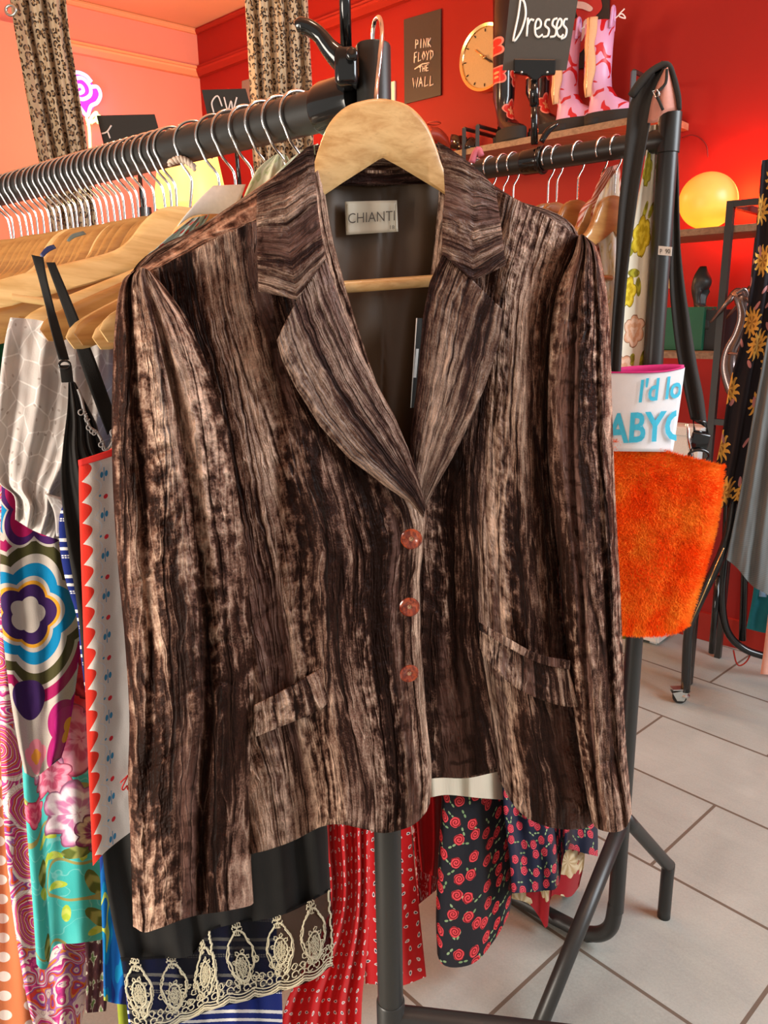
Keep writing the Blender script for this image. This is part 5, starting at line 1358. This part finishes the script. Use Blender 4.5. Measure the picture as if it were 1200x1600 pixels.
# shelf with boots
SH = .26
ws = wallp(SH); wb = wallp(.0)
sh = thing('wall_shelf', 'long brown wooden shelf on black brackets carrying the boots', 'shelf', ws(860, 205))
zsh = ws(870, 205).z
mb = MB(); a = ws(690, 236); b = ws(990, 178); a.z = b.z = zsh
ln_ = (b - a); c = (a + b) / 2 - RWN * SH / 2; mb.box((c.x, c.y, zsh - .012), (ln_.length + .2, SH, .024), ln_.normalized(), RWN, (0, 0, 1)); obj('board', mb, woodshelf, sh, smooth=False)
for px in (725, 746, 985):
    p = ws(px, 200); p.z = zsh; h = .13 if px < 900 else .2
    obj('bracket', MB().box((p.x, p.y, zsh + h / 2 - .05), (.016, .016, h)), blackpaint, sh, smooth=False)
    q_ = p - RWN * SH; obj('bracket_arm', MB().tube([(p.x, p.y, zsh + h - .05), (q_.x, q_.y, zsh + h - .05)], .008, 6), blackpaint, sh, smooth=False)
def on_shelf(px, d):                 # point on the shelf top, d metres out from the wall
    w = wallp(d); 
    p = w(px, 200); return Vector((p.x, p.y, zsh))
def boot(name, label, px, d, mat, H, flen, face, solemat, group, panel=None, wid=.042, shaft=.05, extra=None):
    """pull-on boot: shaft, foot and chunky sole; face = direction the toe points"""
    base = on_shelf(px, d) if not isinstance(px, Vector) else px
    t = thing(name, label, 'boot', base, group); F = Vector(face).normalized(); S = F.cross(Vector((0, 0, 1)))
    def loft(rings, seg=20):
        mb = MB(); vs = []
        for (f0, z, rf, rs, tilt) in rings:
            for k in range(seg):
                a = 2 * PI * k / seg
                vs.append(base + F * (f0 + rf * math.cos(a)) + S * (rs * math.sin(a)) + Vector((0, 0, z + tilt * math.cos(a))))
        fs = []
        for i in range(len(rings) - 1):
            for k in range(seg): fs.append((i * seg + k, i * seg + (k + 1) % seg, (i + 1) * seg + (k + 1) % seg, (i + 1) * seg + k))
        fs += [tuple(range(seg - 1, -1, -1)), tuple(range((len(rings) - 1) * seg, len(rings) * seg))]
        uv = [((k % seg) / seg * .3, vs[k].z) for k in range(len(vs))]
        return mb.add(vs, fs, uv)
    L = flen
    obj('upper', loft([(L * .36, .03, L * .50, wid, 0), (L * .36, .045, L * .49, wid, 0), (L * .34, .062, L * .45, wid * .98, -.004), (L * .22, .085, L * .32, wid * .92, -.014), (L * .10, .11, L * .215, wid * .85, -.012),
                       (L * .03, .14, L * .19, wid * .86, -.004), (0, .18, shaft, wid * .95, 0), (0, (H + .18) / 2, shaft * 1.02, wid * 1.05, 0), (0, H, shaft * 1.1, wid * 1.15, 0)]), mat, t)
    obj('sole', loft([(L * .36, 0, L * .50, wid * .98, 0), (L * .36, .004, L * .53, wid * 1.06, 0), (L * .36, .046, L * .53, wid * 1.06, 0), (L * .36, .050, L * .5, wid, 0)]), solemat, t, auto=40)
    obj('heel', loft([(-L * .02, -.0, L * .14, wid * .95, 0), (-L * .02, .03, L * .15, wid, 0)]), solemat, t)
    if panel:
        mb = MB(); P = [base - F * shaft * .0 + S * (wid * 1.1) + Vector((0, 0, z)) for z in np.linspace(.1, H + .01, 7)]
        mb.tube([p - F * (.028 + .004 * math.sin(i * 2)) for i, p in enumerate(P)], [.012, .016, .019, .019, .018, .019, .02], 8, flat=tuple(S), smooth=3); obj('side_panel', mb, panel, t)
        obj('zip', MB().tube([p - F * .036 + S * .006 for p in P], .0015, 6), brass, t)
        obj('pull_tab', MB().tube([base + Vector((0, 0, H - .03)) + F * .04 + S * wid, base + Vector((0, 0, H + .035)) + F * .045 + S * wid, base + Vector((0, 0, H + .035)) + F * .05 - S * .0, base + Vector((0, 0, H - .03)) + F * .05], .006, 8, smooth=4), bpy.data.materials['lilac_leather'], t)
        obj('lace_bow', MB().tube([base + Vector((0, 0, H + .01)) + F * .05, base + Vector((0, 0, H + .025)) + F * .075, base + Vector((0, 0, H + .008)) + F * .09, base + Vector((0, 0, H + .02)) + F * .065, base + Vector((0, 0, H + .04)) + F * .085], .0025, 6, smooth=4), whiteplast, t)
    if extra: extra(t, base, F, S)
    return t
M_ = Mat('pink_red_squiggle_leather'); _u, _v = M_.uv(); _x, _y, _z = M_.ob()
_nn = M_.noise(_x, _y, _z, sc=15, detail=0, dist=.6)
squig = M_.done(M_.mix(((_nn - .5).abs() < .050) * (M_.noise(_x, _y, _z + 3, sc=22, detail=0) > .43), (.66, .36, .56), (.55, .012, .02)), .35, 0, .5)
plain('lilac_leather', (.55, .33, .60), .4); tanp = plain('tan_suede', (.72, .42, .22), .8)
M_ = Mat('black_red_flower_leather'); _x, _y, _z = M_.ob(); _lx, _ly, _r1, _r2 = M_.scatter(_x + _y * .6, _z, 8.5, .5); _r, _th = M_.polar(_lx, _ly)
_e = _r - (_th * 2.5).cos().abs() * .12
_fl = M_.mix(_e < .26, (.008, .007, .008), M_.mix(_e < .20, (.72, .22, .16), M_.mix(_e < .04, (.62, .03, .02), (.8, .35, .15))))
flowerboot = M_.done(_fl, .18, 0, .5, coat=.5)
TOE = (Vector((.86, .35, 0)) * .6 + RWN * .4); TOE = Vector((.95, -.3, 0))
pb1 = on_shelf(882, .20); gpair = 'pink and red squiggle boots'
boot('ankle_boot', 'pink boot with red squiggles, left one, half hidden by the Dresses sign', 880, .20, squig, .35, .25, TOE, blackcord, 'pink and red squiggle boots', panel=tanp)
boot('ankle_boot', 'pink boot with red squiggles and tan zip panel, nearest the black bracket', 930, .20, squig, .355, .25, TOE, blackcord, 'pink and red squiggle boots', panel=tanp)
boot('tall_boot', 'glossy black boot with red flower, left of the sign stem', 786, .19, flowerboot, .62, .17, (.4, -.9, 0), blackcord, 'black flowered boots', wid=.045)
boot('tall_boot', 'glossy black boot with red flower, right behind the sign stem', 838, .17, flowerboot, .58, .19, (.75, -.6, 0), blackcord, 'black flowered boots', wid=.042)
def shoe(name, label, c, F, L, upper, solem, heel=.06, group=None, strap=True, cat='shoe', up=Vector((0, 0, 1)), W=.036, smooth=True):
    """court shoe with pointed toe, raised heel and ankle strap"""
    c = Vector(c); F = Vector(F).normalized(); up = Vector(up).normalized(); S = F.cross(up).normalized()
    t = thing(name, label, cat, c, group)
    st = [(0.0, heel, .030), (.2, heel * .95, .032), (.42, heel * .45, .026), (.62, heel * .06, .036), (.8, 0, .034), (.93, 0, .018), (1.0, 0, .004)]
    P = resample([(a, b, w) for a, b, w in st], 24); k = 10; vs = []; fs = []
    for i, (a, b, w) in enumerate(P):
        hgt = .045 * (1 - a) ** .6 + .012 if a < .35 else (.018 + .03 * math.exp(-((a - .75) / .16) ** 2))
        opn = a < .62
        for j in range(k + 1):
            an = PI * j / k; y = math.cos(an) * w; z = math.sin(an) * hgt
            if opn: y = math.cos(an) * w * (1 if j in (0, k) else 1.02); z = (hgt if 2 <= j <= k - 2 else hgt * .6 * (0 if j in (0, k) else 1)) * (1 if j < 4 or j > 6 else .12)
            vs.append(c + F * (a * L) + up * (b + z) + S * y)
    for i in range(23):
        for j in range(k): fs.append((i * (k + 1) + j, i * (k + 1) + j + 1, (i + 1) * (k + 1) + j + 1, (i + 1) * (k + 1) + j))
        fs.append((i * (k + 1), (i + 1) * (k + 1), (i + 1) * (k + 1) + k, i * (k + 1) + k))
    obj('upper', MB().add(vs, fs), upper, t, solid=.002)
    obj('heel', MB().tube([c + F * .02 + up * heel, c + F * .015 + up * heel * .5, c + F * .012], [.014, .006, .005], 10), solem, t)
    if strap:
        obj('ankle_strap', MB().tube([c + F * (.03 + .03 * math.cos(a)) + S * .03 * math.sin(a) + up * (heel + .075) for a in np.linspace(0, 2 * PI, 17)[:-1]], .003, 8, closed=True), upper, t)
    return t
shoe('heeled_shoe', 'reddish heeled shoe with dark tip on the shelf, right of the jacket hanger', on_shelf(668, .17), (.9, .2, 0), .26, plain('rust_leather', (.40, .06, .03), .4), blackgloss, heel=.085)
shoe('flat_shoe', 'small black shoe at the left end of the boot shelf', on_shelf(712, .2), (.5, -.8, 0), .15, blackgloss, blackgloss, heel=.02, strap=False)

# ------------------------------------------------------------------ Dresses sign clamped to the far rail
sg = thing('rail_sign', 'black chalkboard sign reading Dresses in white, clamped on the far rail', 'sign', rail2(T2(838)))
tq = T2(838); gpn = Plane(rail2(tq) + Vector((0, -.01, 0)), (0.1, 1, 0))
obj('board', MB().prism([gpn(797, -8, .006), gpn(904, -8, .006), gpn(885, 110, .006), gpn(785, 110, .006)], gpn.n * .002), plain('sign_grey_black', (.055, .048, .04), .6), sg, smooth=False)
DR = [[[(.0, .95), (.10, .02), (.13, .0), (.17, .35), (.12, .75), (.0, 1.0), (-.02, .95)]],
      ]
gl_ = lambda x, y: gpn(x, y, .0092)
let = {'D': [(812, -3), (808, 25), (800, 64), (812, 50), (820, 25), (818, 4), (810, -4)],
       'r': [[(824, 28), (822, 57)], [(823, 40), (828, 31), (834, 32)]],
       'e': [(836, 46), (844, 42), (845, 34), (840, 30), (836, 38), (836, 52), (841, 58), (848, 54)],
       's1': [(860, 31), (854, 32), (852, 40), (858, 46), (856, 56), (848, 58)],
       's2': [(872, 29), (866, 31), (864, 39), (870, 46), (868, 56), (860, 58)],
       'e2': [(872, 46), (878, 40), (879, 32), (875, 30), (871, 40), (872, 53), (877, 58), (882, 54)],
       's3': [(889, 30), (884, 31), (882, 39), (887, 46), (885, 57), (878, 61)]}
wpaint = plain('white_marker', (.85, .83, .78), .5)
for k, v_ in let.items():
    mb = MB()
    for ln in (v_ if isinstance(v_[0], list) else [v_]):
        mb.tube([gl_((x - 800) * .955 + 802, y) for x, y in ln], .0019, 7, smooth=5)
    obj('letter', mb, wpaint, sg)
obj('clip', MB().prism([gpn(802, 94, .008), gpn(868, 95, .008), gpn(867, 118, .008), (gpn(846, 121, .008)), gpn(838, 128, .008), gpn(832, 128, .008), gpn(824, 120, .008), gpn(802, 116, .008)], gpn.n * .010), blackgloss, sg, smooth=False, bevel=.002)
for px in (815, 855): obj('rivet', MB().ball(gpn(px, 113, .019), .0022, 10, 6), steel, sg)
obj('stem', MB().tube([gpn(835, 122, .006), gpn(835, 165, .006)], .0085, 14), blackgloss, sg); obj('stem_tube', MB().tube([gpn(835, 150, .006), gpn(835, 226, .006)], .0065, 14), blackgloss, sg)
obj('clamp_ring', MB().tube([rail2(tq - .012) + N1 * .0205 * math.cos(a) + Vector((0, 0, .0205 * math.sin(a))) for a in np.linspace(0, 2 * PI, 25)[:-1]], .005, 8, closed=True), blackgloss, sg)
obj('clamp_jaw', MB().lathe([(0, 0), (.0215, 0), (.0225, .004), (.0225, .035), (.0215, .038), (0, .038)], rail2(tq - .012), D1, seg=24), blackgloss, sg, auto=40)
obj('clamp_lever', MB().tube([gpn(846, 222, .012), gpn(856, 205, .012), (gpn(872, 193, .012))], [.005, .006, .003], 8, smooth=4), blackgloss, sg)
pk = thing('pink_ribbon', 'bit of pink ribbon on the far rail beside the velvet collar', 'ribbon', rail2(T2(745)))
obj('ribbon', MB().tube([gpn(737, 254, -.02), gpn(742, 240, -.02), (gpn(748, 234, -.02)), gpn(752, 244, -.02)], .006, 8, smooth=4), plain('pink_ribbon', (.62, .16, .22), .6), pk)

# ------------------------------------------------------------------ salt lamp and black steel shelving at right
LPn = Plane(WP + RWN * .30, RWN)
lc = LPn(1106, 313); lr = (LPn(1154, 313) - LPn(1058, 313)).length / 2 * .86
M_ = Mat('glowing_onyx'); _x, _y, _z = M_.ob(); _n = M_.noise(_x, _y, _z, sc=9, detail=3)
_g = M_.ramp(_z * 4.5 + .60 + (_n - .5) * .5, [(0, (1, .70, .05)), (.30, (1, .42, .02)), (.65, (.95, .22, .012)), (1, (.70, .10, .008))])
glow = M_.done((.8, .35, .1), .35, 0, .4, emit=_g, estr=1.0)
lm = thing('stone_lamp', 'rounded glowing orange stone lamp on the steel shelf against the red wall', 'lamp', lc)
n_ = np.array
mb = MB(); mb.ball(lc, lr, 32, 24, (1.06, 1.0, 1.02))
mb.v = [tuple(Vector(p) + (Vector(p) - lc) * (.10 * (fbm(p[0] * 6 + 3, p[2] * 6 + p[1] * 4) - .5))) for p in mb.v]
obj('stone', mb, glow, lm)
point('stone_lamp_light', lc + RWN * -.20 + Vector((0.05, 0, .04)), 13, (1.0, .10, .02), .08)
cord = thing('lamp_cord', 'thin black lamp cord curling on the red wall above the glowing lamp', 'cord', LPn(1092, 213))
obj('cord', MB().tube([wallp(.01)(x, y) for x, y in [(1066, 215), (1080, 211), (1094, 216), (1104, 228), (1106, 246)]], .002, 6, smooth=5), plain('red_brown_flex', (.12, .01, .01), .5), cord)

sq = lambda c, w: w
zA = LPn(1106, 361).z; zB = LPn(1098, 547).z; zC = LPn(1100, 640).z
# unit frame: posts given by front post positions on LPn-parallel planes
FR = Plane(WP + RWN * .45, RWN)
un = thing('shelving_unit', 'black steel shelving unit with pale wooden shelves at the right wall', 'shelf', Vector((*FR(1140, 900).xy, 0)))
ztop = FR(1143, 314).z
pA = FR(1143, 314); pB = FR(1188, 318) + Vector((0, 0, 0)); pA.z = pB.z = 0
bA = pA - RWN * .30; bB = pB - RWN * .30
pL = pA + DW * .42; bL = pL - RWN * .30
for p in (pA, bA): obj('post', MB().box((p.x, p.y, ztop / 2), (.022, .022, ztop), DW, RWN, (0, 0, 1)), blackpaint, un, smooth=False)
def bar(a, b, z, nm='crossbar'): obj(nm, MB().box(((a.x + b.x) / 2, (a.y + b.y) / 2, z), ((b - a).length, .02, .02), (b - a).normalized(), Vector((0, 0, 1)).cross((b - a).normalized()), (0, 0, 1)), blackpaint, un, smooth=False)
pC = pA - DW * .55; bC = pC - RWN * .30
for p in (pC, bC): obj('post', MB().box((p.x, p.y, ztop / 2), (.022, .022, ztop), DW, RWN, (0, 0, 1)), blackpaint, un, smooth=False)
bar(pA, pC, ztop - .01); bar(pA, bA, ztop - .01); bar(pC, bC, ztop - .01)
bar(pL, pA, zC - .35); bar(pA, pC, zC - .02); 
for z in (zA, zB, zC - .28):
    c = (pL + bC) / 2; obj('shelf_board', MB().box((c.x, c.y, z - .012), ((pL - pC).length - .03, .27, .022), DW, RWN, (0, 0, 1)), woodshelf if z > .4 else whiteplast, un, smooth=False)
for p in (pL, bL): obj('post', MB().box((p.x, p.y, zC / 2), (.022, .022, zC), DW, RWN, (0, 0, 1)), blackpaint, un, smooth=False)
def unit_pt(px, py, d=.15):
    return Plane(WP + RWN * (.15 + d), RWN)(px, py)
def onb(px, z, d=.15):
    p = unit_pt(px, 450, d); return Vector((p.x, p.y, z))
shoe('black_shoe', 'dark shoe standing upright behind the black strap under the lamp', onb(1083, zB + .07, .12), (.1, 0, 1), .22, plain('dark_green_leather', (.03, .03, .028), .4), blackgloss, heel=.03, strap=False, up=Vector((.6, -.8, 0)))
gb = thing('green_box', 'dark green box on the steel shelf behind the black strap', 'box', onb(1078, zB, .12)); obj('box', MB().box(onb(1078, zB + .075, .12), (.16, .12, .15), DW, RWN), plain('green_card', (.01, .10, .05), .5), gb, smooth=False, bevel=.002)
db = thing('dark_box', 'black shoe box on the steel shelf beside the green box', 'box', onb(1122, zB, .12)); obj('box', MB().box(onb(1116, zB + .07, .1), (.14, .12, .14), DW, RWN), plain('black_card', (.012, .010, .010), .5), db, smooth=False, bevel=.002)
silver = plain('pewter_leather', (.26, .20, .19), .22, .85)
SHp = FR(1150, 470)
tilt_up = Vector((-.75, -.55, .35))
def sandal(label, dx, dy, off):
    pl = FR; P = lambda x, y, o=0: pl(x + dx, y + dy, off + o)
    t = thing('heeled_sandal', label, 'sandal', P(1160, 640), 'metallic pewter sandals')
    side = pl.n
    obj('sole', MB().tube([P(x, y) for x, y in [(1138, 470), (1150, 458), (1160, 468), (1163, 495), (1153, 525), (1141, 548), (1138, 575), (1147, 606), (1160, 630), (1172, 648)]], [.012, .020, .024, .022, .019, .021, .026, .028, .020, .004], 12, flat=(1, 0, .2), smooth=5), silver, t)
    obj('insole', MB().tube([P(x + 5, y, .004) for x, y in [(1150, 470), (1156, 495), (1147, 525), (1137, 548), (1134, 575), (1142, 604)]], [.012, .016, .013, .016, .018, .008], 10, flat=(1, 0, .2), smooth=5), plain('dark_insole', (.10, .07, .06), .4), t)
    obj('heel', MB().tube([P(1146, 462), P(1132, 478), P(1110, 504)], [.012, .006, .004], 10), silver, t)
    obj('heel_cup', MB().tube([P(1150, 458, .03), P(1164, 452, .02), P(1170, 470, 0), P(1164, 458, -.03), P(1150, 462, -.03)], .006, 8, smooth=5), silver, t)
    for a, b, c in (((1138, 552), (1156, 556), (1172, 578)), ((1142, 590), (1158, 590), (1166, 612))):
        obj('strap', MB().tube([P(*a, .026), P(*b, .034), P(*c, .012)], .005, 8, smooth=5), silver, t)
    obj('ankle_strap', MB().tube([P(1166, 462, .02), P(1180, 500, .03), P(1176, 540, .02), P(1158, 556, .03)], .0025, 8, smooth=5), silver, t)
sandal('metallic pewter high-heeled sandal hooked on the shelf frame, spike heel pointing left', 0, 0, .02)
sandal('metallic pewter high-heeled sandal behind its twin beside the sun-print dress', 24, -6, -.06)

# low drawers and a pale box
q0 = floor_hit(1029, 1010); q0 = Vector((q0.x, q0.y, 0)); w_, dp, hh = .5, .30, .24
t = thing('storage_unit', 'white ribbed low drawer unit on the floor under the orange fur bag', 'drawers', q0)
cb = q0 + DW * (w_ / 2) - RWN * (dp / 2)
obj('cabinet', MB().box(cb + Vector((0, 0, .012 + hh / 2)), (w_, dp, hh), DW, RWN), whiteplast, t, smooth=False, bevel=.003)
for k in range(3): obj('drawer_front', MB().box(cb + RWN * (dp / 2 + .003) + Vector((0, 0, .05 + k * .078)), (w_ - .02, .008, .070), DW, RWN), whiteplast, t, smooth=False, bevel=.002)
for sx in (-1, 1):
    for sy in (-1, 1): obj('foot', MB().box(cb + DW * (sx * (w_ / 2 - .03)) + RWN * (sy * (dp / 2 - .03)) + Vector((0, 0, .006)), (.03, .03, .012), DW, RWN), whiteplast, t, smooth=False)
q0 = FR(1068, 705); q0.z = zC - .27
t = thing('white_box', 'pale box beside the strap buckle above the fur bag', 'box', q0)
obj('carton', MB().box((q0.x, q0.y, zC - .165), (.14, .1, .2), DW, RWN), whiteplast, t, smooth=False, bevel=.003)
obj('lid', MB().box((q0.x, q0.y, zC - .055), (.148, .108, .03), DW, RWN), whiteplast, t, smooth=False, bevel=.003)

# ------------------------------------------------------------------ third rack at the right edge
cs = floor_hit(1062, 1098, .0); 
legp = Plane(cs, (.3, 1, 0))
r3 = thing('garment_rack', 'gloss black rolling clothes rack on a zinc caster at the right edge', 'clothes rack', cs)
r3['group'] = 'black clothes racks'
obj('leg', MB().tube([legp(1071, 1080), legp(1076, 985), legp(1090, 945), legp(1134, 850), legp(1150, 760)], .016, 16, smooth=5), blackgloss, r3)
obj('edge_strip', MB().tube([legp(1079, 975, .016), legp(1131, 856, .016)], .0025, 6), brass, r3)
q3 = Plane(cs + Vector((.05, .25, 0)), (.3, 1, 0))
obj('frame_loop', MB().tube([q3(1140, 700), q3(1134, 850), q3(1128, 930), q3(1136, 985), q3(1165, 1015), q3(1215, 1030), q3(1260, 1040)], .014, 16, smooth=6), blackgloss, r3)
obj('upright', MB().tube([q3(1200, 250), q3(1175, 560), q3(1160, 1000)], .013, 14), blackgloss, r3)
obj('back_leg', MB().tube([q3(1122, 900), (q3(1112, 1020))], .012, 12), blackgloss, r3)
cst = obj('caster', MB().lathe([(0, 0), (.016, 0), (.017, .006), (.009, .012), (.008, .028), (0, .028)], legp(1070, 1088) , (0, 0, 1), 20), steel, r3, auto=40)
wcen = legp(1061, 1096, .0); wcen.z = .024
obj('caster_fork', MB().prism([wcen + Vector((-.03, -.014, .02)), wcen + Vector((.03, -.014, .034)), wcen + Vector((.012, -.014, -.012)), wcen + Vector((-.012, -.014, -.010))], (0, .004, 0)).prism([wcen + Vector((-.03, .012, .02)), wcen + Vector((.03, .012, .034)), wcen + Vector((.012, .012, -.012)), wcen + Vector((-.012, .012, -.010))], (0, .004, 0)).box(wcen + Vector((0, 0, .032)), (.06, .03, .004)), steel, r3, smooth=False)
obj('caster_wheel', MB().lathe([(0, -.009), (.021, -.009), (.024, -.006), (.024, .006), (.021, .009), (0, .009)], wcen, (0.3, 1, 0), 24), blackcord, r3, auto=40)
e1 = Plane(cs + Vector((0, -.02, 0)), (.35, 1, 0)); e2 = Plane(cs + Vector((.05, -.15, 0)), (.35, 1, 0))
G('sun_print_dress', 'black dress with golden sun and moon print next to the grey denim skirt', sunprint, e1, [(1190, 250), (1178, 400), (1160, 520), (1140, 600), (1128, 680), (1116, 740), (1112, 782)], [(1230, 250), (1225, 400), (1205, 540), (1190, 640), (1180, 700), (1168, 760), (1158, 790)], B=[(1126, 794), (1150, 782)], nf=2.5, amp=.012, thick=.05)
G('denim_skirt', 'grey washed denim skirt with frayed hem at the right edge', denim, e2, [(1215, 430), (1200, 520), (1178, 640), (1158, 760), (1146, 820), (1135, 874)], [(1290, 430), (1290, 640), (1290, 820), (1290, 990)], B=[(1152, 888), (1175, 915), (1200, 930)], cat='skirt', nf=5, amp=.010, thick=.05)
G('denim_shorts', 'scrap of pale blue denim at the right edge below the grey skirt', denimlight, e1, [(1190, 850), (1186, 932)], [(1260, 850), (1260, 940)], cat='denim', nf=2, amp=.006, thick=.03)
G('teal_skirt', 'teal skirt flaring out below the denim at the right edge', teal, e1, [(1184, 860), (1176, 930), (1166, 982)], [(1270, 860), (1270, 940), (1270, 1000)], B=[(1200, 990)], cat='skirt', nf=2.5, amp=.010, thick=.04)
G('blush_dress', 'pale pink fabric hanging lowest at the right edge', blushcloth, e2, [(1200, 960), (1194, 1010), (1188, 1053)], [(1270, 960), (1270, 1060)], nf=1.5, amp=.004, thick=.03)
rl_ = thing('dangling_ribbon', 'loop of red ribbon dangling near the floor under the right rack', 'ribbon', Vector((*q3(1160, 1040).xy, 0)))
obj('ribbon', MB().tube([q3(1146, 1016), q3(1150, 1034), q3(1156, 1040), q3(1166, 1034), q3(1174, 1020)], .003, 6, smooth=5), redtrim, rl_)

# ------------------------------------------------------------------ left background: curtains, neon rose, signs, lamp
def curtain(label, Y, L, R, nf, seed):
    pl = Plane((0, Y, 0), (.2, 1, 0)); t = thing('leopard_curtain', label, 'curtain', pl((L[-1][0] + R[-1][0]) / 2, L[-1][1]), 'leopard print curtains')
    cloth('drape', leopard, pl, L, R, parent=t, nf=nf, amp=.018, thick=.05, step=4, seed=seed, taper=False); return t, pl
ct, pl = curtain('leopard print curtain at the top left corner, brown and warm', 2.2, [(8, -60), (20, 30), (34, 110), (50, 200), (62, 260), (75, 340), (95, 480), (120, 700)], [(100, -60), (106, 30), (118, 110), (132, 200), (140, 260), (148, 330), (160, 480), (178, 700)], 3.5, 1)
obj('ring', MB().tube([pl(17 + 8 * math.cos(a), 16 + 8 * math.sin(a), .03) for a in np.linspace(0, 2 * PI, 17)[:-1]], .004, 8, closed=True), steel, ct)
curtain('leopard print curtain with silvery sheen behind the cam lever', 2.6, [(379, -60), (386, 60), (390, 140), (394, 230), (400, 330), (410, 600)], [(478, -60), (484, 60), (488, 140), (490, 230), (492, 330), (498, 600)], 4.5, 2)
def emis(name, c, k, base=None):
    M = Mat(name); return M.done(base or c, .4, emit=c, estr=k)
PPn = Plane(CORNER + PN * .05, PN)
NP = lambda x, y, o=0: PPn(x, y, o)
nr = thing('neon_rose', 'pink neon rose sign with green stem on the pink wall', 'neon sign', PPn(142, 230))
npk = emis('pink_neon', (1.0, .50, .88), 1.5); ngr = emis('green_neon', (.45, 1.0, .35), 1.3)
npb = emis('magenta_glow_acrylic', (.80, .02, .55), .8)
blob('backing', [(112, 112), (130, 116), (145, 132), (158, 142), (156, 158), (146, 168), (136, 182), (124, 174), (112, 150)], PPn, 0, npb, nr)
for pts in ([(104, 116), (120, 113), (134, 118), (143, 128)], [(112, 124), (128, 122), (140, 134), (141, 148), (130, 155), (118, 152)], [(116, 136), (126, 134), (130, 142), (124, 146)],
            [(141, 136), (152, 136), (157, 148), (152, 160), (142, 166), (138, 178), (134, 182)], [(118, 152), (124, 166), (134, 180)]):
    obj('neon_tube', MB().tube([NP(x, y, .02) for x, y in pts], .010, 8, smooth=5), npk, nr)
for pts in ([(135, 184), (139, 200), (141, 235)], [(137, 196), (144, 182), (151, 176), (150, 186), (142, 192)], [(148, 178), (158, 184), (152, 192)]):
    obj('stem_tube', MB().tube([NP(x, y, .02) for x, y in pts], .009, 8, smooth=5), ngr, nr)
point('neon_glow_light', NP(150, 170, .18), 1.6, (1, .2, .7), .05)
s1p = Plane((0, 2.3, 0), (.15, 1, 0))
for lb, pts, lets in (('black chalkboard sign with a chalk letter above the left rail, beside the neon rose', [(152, 181), (242, 179), (260, 246), (170, 256)], [[(159, 209), (167, 206), (174, 196)], [(168, 205), (172, 216)]]),
                      ('black chalkboard sign with chalk letters left of the silvery curtain', [(316, 141), (384, 139), (400, 196), (330, 205)], [[(347, 166), (340, 150), (331, 160), (334, 176)], [(350, 152), (356, 172), (361, 158), (364, 172), (370, 152)]])):
    t = thing('chalk_sign', lb, 'sign', s1p(pts[2][0], pts[2][1]))
    obj('board', MB().prism([s1p(*p) for p in pts], s1p.n * .004), slate, t, smooth=False)
    for ln in lets: obj('letter', MB().tube([s1p(x, y, .006) for x, y in ln], .0022, 6, smooth=5), chalk2, t)
    cx = (pts[2][0] + pts[3][0]) / 2
    obj('stem', MB().tube([s1p(cx, pts[2][1] - 6), s1p(cx + 12, pts[2][1] + 120)], .006, 10), blackgloss, t)
lp_ = Plane((0, 3.6, 0), (.1, 1, 0)); t = thing('table_lamp', 'glowing yellow lamp shade behind the wooden hangers', 'lamp', lp_(300, 340))
mb = MB(); ctr = lp_(296, 276); mb.lathe([(.16, -.13), (.165, -.12), (.12, .13), (.115, .135)], ctr, seg=32); obj('shade', mb, emis('lit_lamp_shade', (1.0, .60, .15), 1.25), t)
obj('base', MB().lathe([(0, -.55), (.08, -.55), (.08, -.53), (.015, -.5), (.012, -.12), (0, -.12)], ctr, seg=20), brass, t)
st_ = thing('side_table', 'table under the glowing lamp behind the hangers', 'table', (ctr.x, ctr.y, 0))
zt_ = ctr.z - .55
obj('top', MB().box((ctr.x, ctr.y, zt_ - .015), (.5, .4, .03)), woodshelf, st_, smooth=False, bevel=.003)
for sx in (-.22, .22):
    for sy in (-.17, .17): obj('leg', MB().box((ctr.x + sx, ctr.y + sy, (zt_ - .03) / 2), (.04, .04, zt_ - .03)), woodshelf, st_, smooth=False)
